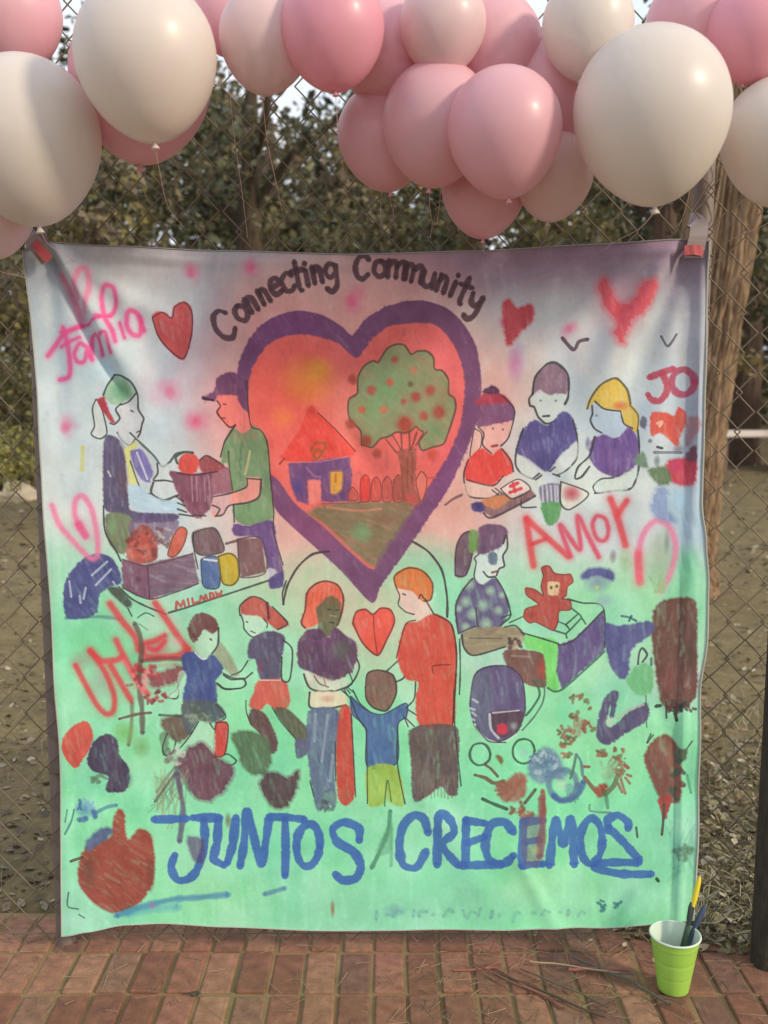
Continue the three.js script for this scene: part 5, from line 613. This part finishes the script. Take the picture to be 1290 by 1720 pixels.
// a trunk along a spine, with furrowed bark
function trunkGeo(spine, radii, seg, rings, furrow, seed) {
  const c = new THREE.CatmullRomCurve3(spine.map(q => V(...q))), p = [], uv = [], ix = [], len = c.getLength();
  for (let j = 0; j <= rings; j++) {
    const t = j / rings, o = c.getPoint(t), f = t * (radii.length - 1), k = Math.min(radii.length - 2, Math.floor(f)), r = radii[k] + (radii[k + 1] - radii[k]) * (f - k);
    for (let i = 0; i <= seg; i++) {
      const a = i / seg * 2 * Math.PI, ca = Math.cos(a), sa = Math.sin(a), y = t * len;
      const cr = (f1, f2, w) => Math.max(0, 1 - w * Math.abs(noise.noise(ca * f1 + seed, sa * f1, y * f2) + 0.25 * noise.noise(ca * 14, sa * 14, y * 3 + seed)));
      const n = 0.8 * cr(6, 0.8, 5) + 0.7 * cr(11, 1.3, 4) + 0.25 * noise.noise(ca * 26, sa * 26 + seed, y * 7);
      const q = r * (1 + 0.09 * noise.noise(ca * 1.5, sa * 1.5, y * 0.7 + seed) - furrow * n);
      p.push(o.x + ca * q, o.y, o.z + sa * q); uv.push(i / seg * 2 * Math.PI * r / 0.4, y / 3.2);
    }
  }
  for (let j = 0; j < rings; j++) for (let i = 0; i < seg; i++) { const a = j * (seg + 1) + i; ix.push(a, a + seg + 1, a + 1, a + 1, a + seg + 1, a + seg + 2); }
  const g = new THREE.BufferGeometry(); g.setAttribute('position', new THREE.Float32BufferAttribute(p, 3)); g.setAttribute('uv', new THREE.Float32BufferAttribute(uv, 2)); g.setIndex(ix); g.computeVertexNormals(); return g;
}
// leaves in clumps through a crown; every leaf is a bent pair of faces
function leafGeo(clumps, perClump, leaf, spread, seed) {
  const r = rng(seed), p = [], ix = [], col = [];
  for (const [cx, cy, cz, cr, tone] of clumps) for (let k = 0; k < perClump; k++) {
    const a = r() * 6.28, b = Math.acos(2 * r() - 1), d = cr * Math.pow(r(), 0.45), x = cx + d * Math.sin(b) * Math.cos(a), y = cy + d * Math.cos(b) * spread, z = cz + d * Math.sin(b) * Math.sin(a);
    const u = V(r() - 0.5, r() - 0.7, r() - 0.5).normalize(), w = V(r() - 0.5, r() - 0.5, r() - 0.5).cross(u).normalize(), s = leaf * (0.6 + 0.8 * r()), n = u.clone().cross(w), i0 = p.length / 3;
    const q = [V(0, 0, 0), u.clone().multiplyScalar(s * 0.5).addScaledVector(w, s * 0.27).addScaledVector(n, s * 0.08), u.clone().multiplyScalar(s), u.clone().multiplyScalar(s * 0.5).addScaledVector(w, -s * 0.27).addScaledVector(n, s * 0.08)];
    const h = r(), c = [tone[0] * (0.6 + 0.8 * h), tone[1] * (0.6 + 0.8 * h), tone[2] * (0.6 + 0.7 * h)];
    for (const e of q) { p.push(x + e.x, y + e.y, z + e.z); col.push(...c); }
    ix.push(i0, i0 + 1, i0 + 2, i0, i0 + 2, i0 + 3);
  }
  const g = new THREE.BufferGeometry(); g.setAttribute('position', new THREE.Float32BufferAttribute(p, 3)); g.setAttribute('color', new THREE.Float32BufferAttribute(col, 3)); g.setIndex(ix); g.computeVertexNormals(); return g;
}
const leafMat = new THREE.MeshPhysicalMaterial({ vertexColors: true, roughness: 0.85, side: THREE.DoubleSide, transmission: 0.3, thickness: 0 });
const OLIVE = [0.125, 0.112, 0.05], GOLD = [0.22, 0.18, 0.06], DEEP = [0.065, 0.07, 0.036], TAN = [0.19, 0.145, 0.09];
function crown(seed, n, rx, ry, rz, y0, cr, tones) { const r = rng(seed), o = []; for (let i = 0; i < n; i++) { const a = r() * 6.28, b = Math.acos(2 * r() - 1), d = 0.45 + 0.6 * r(); o.push([rx * d * Math.sin(b) * Math.cos(a), y0 + ry * d * Math.cos(b), rz * d * Math.sin(b) * Math.sin(a), cr * (0.6 + 0.7 * r()), tones[Math.floor(r() * tones.length)]]); } return o; }
function limbs(seed, n, y0, y1, R) { const r = rng(seed), gs = []; for (let i = 0; i < n; i++) { const a = i / n * 6.28 + r(), y = y0 + (y1 - y0) * r() * 0.5, l = R * (0.6 + 0.5 * r()); gs.push(tube([[0, y, 0], [Math.cos(a) * l * 0.35, y + l * 0.35, Math.sin(a) * l * 0.35], [Math.cos(a) * l * 0.75, y + l * 0.55, Math.sin(a) * l * 0.75], [Math.cos(a) * l, y + l * 0.95, Math.sin(a) * l]], 0.05 + 0.03 * r(), 7, 12)); } return gs; }
// the near leaning tree
{
  const t = thing('leaning_tree', 'broad leaning tree trunk with furrowed tan bark behind the fence', 'tree', [2.3, 0.02, -5]);
  mesh('trunk', trunkGeo([[-0.02, -0.15, 0], [0.02, 0.35, 0], [0.11, 1.36, 0], [0.27, 2.6, -0.05], [0.42, 3.9, -0.1], [0.5, 5.4, -0.2], [0.4, 6.8, -0.3]], [0.42, 0.33, 0.30, 0.29, 0.28, 0.23, 0.13], 240, 300, 0.17, 3), bark[0], t);
  for (const g of [tube([[0.4, 3.7, -0.1], [0.9, 4.5, 0.3], [1.8, 5.2, 0.5], [2.6, 6.2, 0.4]], 0.09, 9, 24), tube([[0.45, 4.6, -0.1], [-0.3, 5.4, 0.2], [-1.2, 6.1, 0.1], [-2.0, 7.0, 0.2]], 0.08, 9, 24), tube([[0.5, 5.2, -0.2], [0.5, 6.2, -0.9], [0.2, 7.2, -1.8]], 0.08, 9, 24)]) mesh('limb', g, bark[0], t);
  const cl = crown(8, 90, 3.2, 2.0, 2.6, 7.0, 0.55, [OLIVE, GOLD, DEEP]); mesh('crown', leafGeo(cl, 60, 0.13, 0.8, 4), leafMat, t);
}
// slimmer trees further back, on their own trunks
function tree(x, z, h, seed, rx, tones, label, b = 1, y0 = 0.62) {
  const t = thing('park_tree', label, 'tree', [x, groundY(x, z), z], 'trees beyond the fence'), r = rng(seed), lean = (r() - 0.5) * 0.6;
  mesh('trunk', trunkGeo([[0, -0.2, 0], [lean * 0.2, h * 0.2, 0], [lean * 0.5, h * 0.5, 0.1], [lean, h * 0.85, 0.1]], [0.36, 0.26, 0.2, 0.08].map(v => v * h / 8), 60, 70, 0.1, seed), bark[b], t);
  for (const g of limbs(seed + 1, 6, h * 0.42, h * 0.8, rx * 0.9)) mesh('limb', g, bark[b], t);
  mesh('crown', leafGeo(crown(seed + 2, 110, rx, h * 0.33, rx, h * y0, 0.5 * h / 8, tones), 55, 0.17, 0.8, seed + 3), leafMat, t);
}
tree(7.45, -17.6, 8.5, 31, 3.2, [OLIVE, DEEP], 'dark trunked tree standing beside the pale park bench', 1);
tree(-6.8, -13, 8, 37, 3.4, [GOLD, OLIVE, TAN], 'golden leaved tree beyond the fence, near the pale rock', 3, 0.5);
tree(-2.6, -16, 9, 41, 3.6, [OLIVE, TAN, DEEP], 'olive and tan leaved tree in the middle of the park', 3, 0.5);
tree(1.8, -19, 9.5, 43, 3.8, [OLIVE, GOLD], 'tall olive tree behind the middle of the mural', 2, 0.5);
tree(4.6, -14, 8, 47, 3.0, [OLIVE, GOLD, DEEP], 'yellow green tree between the leaning trunk and the mural', 1, 0.52);
tree(10.5, -20, 9, 53, 3.8, [DEEP, OLIVE], 'deep green tree behind the park bench', 1, 0.45);
tree(-10.8, -19, 9, 59, 4, [OLIVE, TAN], 'tan and olive tree at the far side of the clearing', 3, 0.45);
// shrubs: low leafy masses, one golden by the edge of the clearing
function shrub(x, z, rx, h, seed, tones, label, leaf = 0.09, n = 70) {
  const s = thing('shrub', label, 'shrub', [x, groundY(x, z), z], 'shrubs beyond the fence'), r = rng(seed);
  for (let i = 0; i < 7; i++) { const a = r() * 6.28, l = rx * (0.4 + 0.5 * r()); mesh('stem', tube([[0.05 * Math.cos(a), -0.03, 0.05 * Math.sin(a)], [l * 0.4 * Math.cos(a), h * 0.4, l * 0.4 * Math.sin(a)], [l * Math.cos(a), h * 0.85, l * Math.sin(a)]], 0.014 * h, 6, 12), bark[3], s); }
  mesh('foliage', leafGeo(crown(seed + 1, n, rx, h * 0.42, rx * 0.9, h * 0.52, 0.2 * h, tones), 60, leaf, 0.8, seed + 2), leafMat, s);
}
shrub(-4.35, -8.2, 0.55, 0.75, 61, [[0.34, 0.31, 0.09], [0.26, 0.25, 0.08]], 'bright yellow green shrub beside the mural', 0.06, 40);
scene.children.at(-1).position.y += 1.25 - 0.75;
shrub(-5.6, -12.5, 1.2, 2.6, 67, [[0.3, 0.27, 0.1], [0.2, 0.19, 0.07], OLIVE], 'tall olive gold shrub behind the yellow green shrub', 0.1);
shrub(-8.2, -15, 1.6, 2.2, 71, [TAN, OLIVE], 'wide tan and olive shrub by the tan tree', 0.1);
shrub(8.9, -16, 1.3, 2.8, 73, [DEEP, OLIVE], 'dark green shrub next to the pale bench', 0.1);
shrub(5.9, -21, 1.9, 2.4, 79, [DEEP, TAN], 'dull green shrub between the trunks', 0.1);
shrub(3.6, -24, 2.4, 2.6, 83, [OLIVE, TAN], 'olive shrub at the end of the clearing', 0.1);
shrub(-2.5, -25, 2.8, 2.8, 89, [TAN, DEEP], 'brownish shrub behind the middle of the clearing', 0.1);
shrub(13, -24, 2.6, 3.4, 97, [DEEP, OLIVE], 'large dark shrub beyond the bench', 0.12);
shrub(-12, -24, 3, 3.2, 101, [TAN, DEEP], 'large brownish shrub beyond the tan tree', 0.12);
// the wood that closes the view
{
  const g = leafGeo([[0, 0, 0, 1, [1, 1, 1]]], 120, 0.3, 0.9, 7), im = new THREE.InstancedMesh(g, new THREE.MeshStandardMaterial({ vertexColors: true, roughness: 0.9, side: THREE.DoubleSide }), 1700), r = rng(107), m = new THREE.Matrix4(), c = new THREE.Color();
  for (let i = 0; i < 1700; i++) { const x = (r() - 0.5) * 90, z = -30 - r() * 16, h = 12.5 + 7 * noise.noise(x * 0.16, 5, 1), y = Math.pow(r(), 0.8) * h, s = 0.9 + r() * 0.9; m.compose(V(x, y + 0.3, z), new THREE.Quaternion().setFromEuler(new THREE.Euler(r() * 6, r() * 6, r() * 6)), V(s, s * 0.8, s)); im.setMatrixAt(i, m); const t = [OLIVE, DEEP, TAN, OLIVE, DEEP][Math.floor(r() * 5)], k = 0.7 + 0.6 * r(); im.setColorAt(i, c.setRGB(t[0] * k, t[1] * k, t[2] * k)); }
  im.name = 'far_wood'; im.userData = { kind: 'stuff', label: 'far brown and olive wood that closes the view', category: 'wood' }; im.castShadow = im.receiveShadow = true; scene.add(im);
}
// fallen leaves, dry grass and weeds (nobody could count these)
function leafLitter(name, label, n, place, tones, size, seed, curl = 0.2) {
  const g = new THREE.BufferGeometry(); g.setAttribute('position', new THREE.Float32BufferAttribute([0, 0, -0.5, 0.26, curl * 0.5, -0.1, 0, 0.03, 0.02, -0.26, curl * 0.4, -0.1, 0.2, curl * 0.7, 0.25, 0, curl, 0.5, -0.2, curl * 0.6, 0.25], 3)); g.setIndex([0, 2, 1, 0, 3, 2, 1, 2, 4, 2, 5, 4, 3, 6, 2, 2, 6, 5]); g.computeVertexNormals();
  const im = new THREE.InstancedMesh(g, new THREE.MeshStandardMaterial({ roughness: 0.95, side: THREE.DoubleSide }), n), r = rng(seed), m = new THREE.Matrix4(), c = new THREE.Color();
  for (let i = 0; i < n; i++) { const [x, z, lift = 0] = place(r, i), s = size * (0.45 + 0.9 * r()); m.compose(V(x, Math.max(groundY(x, z), z > brickEdge(x) ? 0.001 : -1) + 0.004 + lift * r(), z), new THREE.Quaternion().setFromEuler(new THREE.Euler((r() - 0.5) * 1.1, r() * 6.28, (r() - 0.5) * 1.1)), V(s, s, s)); im.setMatrixAt(i, m); const t = tones[Math.floor(r() * tones.length)], k = 0.6 + 0.8 * r(); im.setColorAt(i, c.setRGB(t[0] * k, t[1] * k, t[2] * k)); }
  im.name = name; im.userData = { kind: 'stuff', label, category: 'leaves' }; im.castShadow = im.receiveShadow = true; scene.add(im);
}
const DRY = [[0.22, 0.16, 0.1], [0.15, 0.11, 0.07], [0.28, 0.21, 0.13], [0.12, 0.1, 0.07], [0.2, 0.13, 0.09], [0.33, 0.28, 0.2]];
leafLitter('leaf_litter', 'dry brown leaves lying on the earth behind the fence', 9000, (r) => { const z = -0.06 - 7 * Math.pow(r(), 1.7); const x = (r() - 0.5) * (3.4 + -z * 1.5); return [x, Math.min(z, brickEdge(x) - 0.02)]; }, DRY, 0.042, 201);
leafLitter('leaf_litter_far', 'scattered dry leaves across the far clearing', 7000, (r) => { const z = -6 - 20 * Math.pow(r(), 1.3); return [(r() - 0.5) * (10 + -z * 1.2), z]; }, DRY, 0.08, 203);
leafLitter('path_leaves', 'small crumbled leaves on the back edge of the bricks', 120, (r) => { const x = -1.3 + 2.7 * Math.sqrt(r()); return [x, brickEdge(x) + (r() - 0.35) * 0.16]; }, DRY, 0.02, 207);
leafLitter('bank_litter', 'thick pale litter heaped at the fence foot beside the cup', 1900, (r) => { const z = 0.03 - 1.5 * Math.pow(r(), 1.4); return [0.86 + 0.75 * r() - z * 0.4 * r(), z, 0.03]; }, [[0.3, 0.25, 0.17], [0.2, 0.17, 0.1], [0.36, 0.32, 0.24], [0.14, 0.12, 0.07], [0.22, 0.2, 0.1]], 0.036, 209, 0.34);
{
  // dry grass blades, bent over
  const g = new THREE.BufferGeometry(), p = [], ix = []; for (let i = 0; i <= 4; i++) { const t = i / 4; p.push(-0.012 * (1 - t), t * (1 - 0.3 * t), t * t * 0.6, 0.012 * (1 - t), t * (1 - 0.3 * t), t * t * 0.6); if (i < 4) { const a = i * 2; ix.push(a, a + 1, a + 2, a + 1, a + 3, a + 2); } } g.setAttribute('position', new THREE.Float32BufferAttribute(p, 3)); g.setIndex(ix); g.computeVertexNormals();
  const n = 5200, im = new THREE.InstancedMesh(g, new THREE.MeshStandardMaterial({ roughness: 0.95, side: THREE.DoubleSide }), n), r = rng(301), m = new THREE.Matrix4(), c = new THREE.Color();
  for (let i = 0; i < n; i++) {
    let x, z, h; if (i < 2300) { z = -0.02 - 2.4 * Math.pow(r(), 1.5); x = 0.92 + 1.0 * r() - z * 0.35; h = 0.05 + 0.12 * r(); } else if (i < 3300) { z = -0.15 - 2.6 * Math.pow(r(), 1.4); x = -0.95 - 0.9 * r() + z * 0.2; h = 0.03 + 0.08 * r(); } else { z = -1 - 14 * r(); x = (r() - 0.5) * (4 - z * 1.6); h = 0.05 + 0.12 * r(); }
    m.compose(V(x, groundY(x, z) - 0.004, z), new THREE.Quaternion().setFromEuler(new THREE.Euler((r() - 0.5) * 1.6, r() * 6.28, (r() - 0.5) * 1.6)), V(h * 1.6, h, h)); im.setMatrixAt(i, m);
    const t = [[0.3, 0.26, 0.16], [0.2, 0.18, 0.09], [0.38, 0.34, 0.24], [0.14, 0.14, 0.06]][Math.floor(r() * 4)], k = 0.7 + 0.6 * r(); im.setColorAt(i, c.setRGB(t[0] * k, t[1] * k, t[2] * k));
  }
  im.name = 'dry_grass'; im.userData = { kind: 'stuff', label: 'dry bent grass blades along the fence foot', category: 'grass' }; im.castShadow = im.receiveShadow = true; scene.add(im);
}
// one bare weed behind the cup, and a dark leaf on the path
{
  const w = thing('dry_weed', 'pale curly dried weed growing behind the green cup', 'weed', [1.0, 0.0, -0.1]), r = rng(41), wm = new THREE.MeshStandardMaterial({ color: rgb(176, 172, 140), roughness: 1 });
  for (let i = 0; i < 16; i++) { const a = r() * 6.28, l = 0.05 + 0.1 * r(), h = 0.08 + 0.14 * r(); mesh('stalk', tube([[0, -0.01, 0], [Math.cos(a) * l * 0.4, h * 0.6, Math.sin(a) * l * 0.4], [Math.cos(a) * l, h, Math.sin(a) * l], [Math.cos(a + 0.6) * l * 1.3, h * 0.9, Math.sin(a + 0.6) * l * 1.3], [Math.cos(a + 1) * l * 1.1, h * 0.75, Math.sin(a + 1) * l * 1.1]], 0.0015, 5, 20), wm, w); }
  const d = thing('fallen_leaf', 'single dark crumpled leaf lying on the front bricks', 'leaf', [-0.532, 0.004, 0.222]); const g = new THREE.PlaneGeometry(0.034, 0.024, 10, 8).rotateX(-Math.PI / 2), p = g.attributes.position; for (let i = 0; i < p.count; i++) { const x = p.getX(i), z = p.getZ(i), k = Math.max(0, 1 - Math.pow(Math.abs(x) / 0.018, 2)); p.setZ(i, z * k); p.setY(i, 0.004 + 0.008 * noise.noise(x * 90, z * 90, 3) + 9 * z * z); } g.computeVertexNormals(); const vein = tube([[-0.016, 0.005, 0], [0, 0.006, 0], [0.02, 0.004, 0.002]], 0.0008, 5, 12); const lm = new THREE.MeshStandardMaterial({ color: rgb(74, 74, 58), roughness: 0.9, side: THREE.DoubleSide }); mesh('blade', g, lm, d); mesh('stalk', vein, lm, d);
}
// pale rock, park bench
{
  const g = new THREE.IcosahedronGeometry(1, 5), p = g.attributes.position; for (let i = 0; i < p.count; i++) { const v = V(p.getX(i), p.getY(i), p.getZ(i)), k = 1 + 0.28 * noise.noise(v.x * 1.6, v.y * 1.6, v.z * 1.6) + 0.1 * noise.noise(v.x * 5, v.y * 5, v.z * 5) + 0.05 * noise.noise(v.x * 12, v.y * 12, v.z * 12); p.setXYZ(i, v.x * k * 0.42, v.y * k * 0.24, v.z * k * 0.34); } g.computeVertexNormals();
  const o = mesh('rock', g, new THREE.MeshStandardMaterial({ color: rgb(206, 196, 176), map: barkMap, roughness: 1 })); o.position.set(-5.35, 0.16, -11); tag(o, 'pale rough rock lying on the bare ground', 'rock');
  const b = thing('park_bench', 'pale slab park bench beside the dark trunk', 'bench', [7.55, groundY(7.4, -16), -16]); b.rotation.y = 0.12;
  const conc = new THREE.MeshStandardMaterial({ color: rgb(224, 212, 204), roughness: 0.9, bumpMap: grit, bumpScale: 0.004 }), legm = new THREE.MeshStandardMaterial({ color: rgb(120, 104, 96), roughness: 0.95 });
  mesh('seat', new RoundedBoxGeometry(3.2, 0.12, 0.5, 3, 0.025).translate(0, 0.72, 0), conc, b); for (const x of [-1.2, 0, 1.2]) mesh('leg', new RoundedBoxGeometry(0.16, 0.7, 0.42, 3, 0.02).translate(x, 0.33, 0), legm, b);
}
renderer.render(scene, camera);
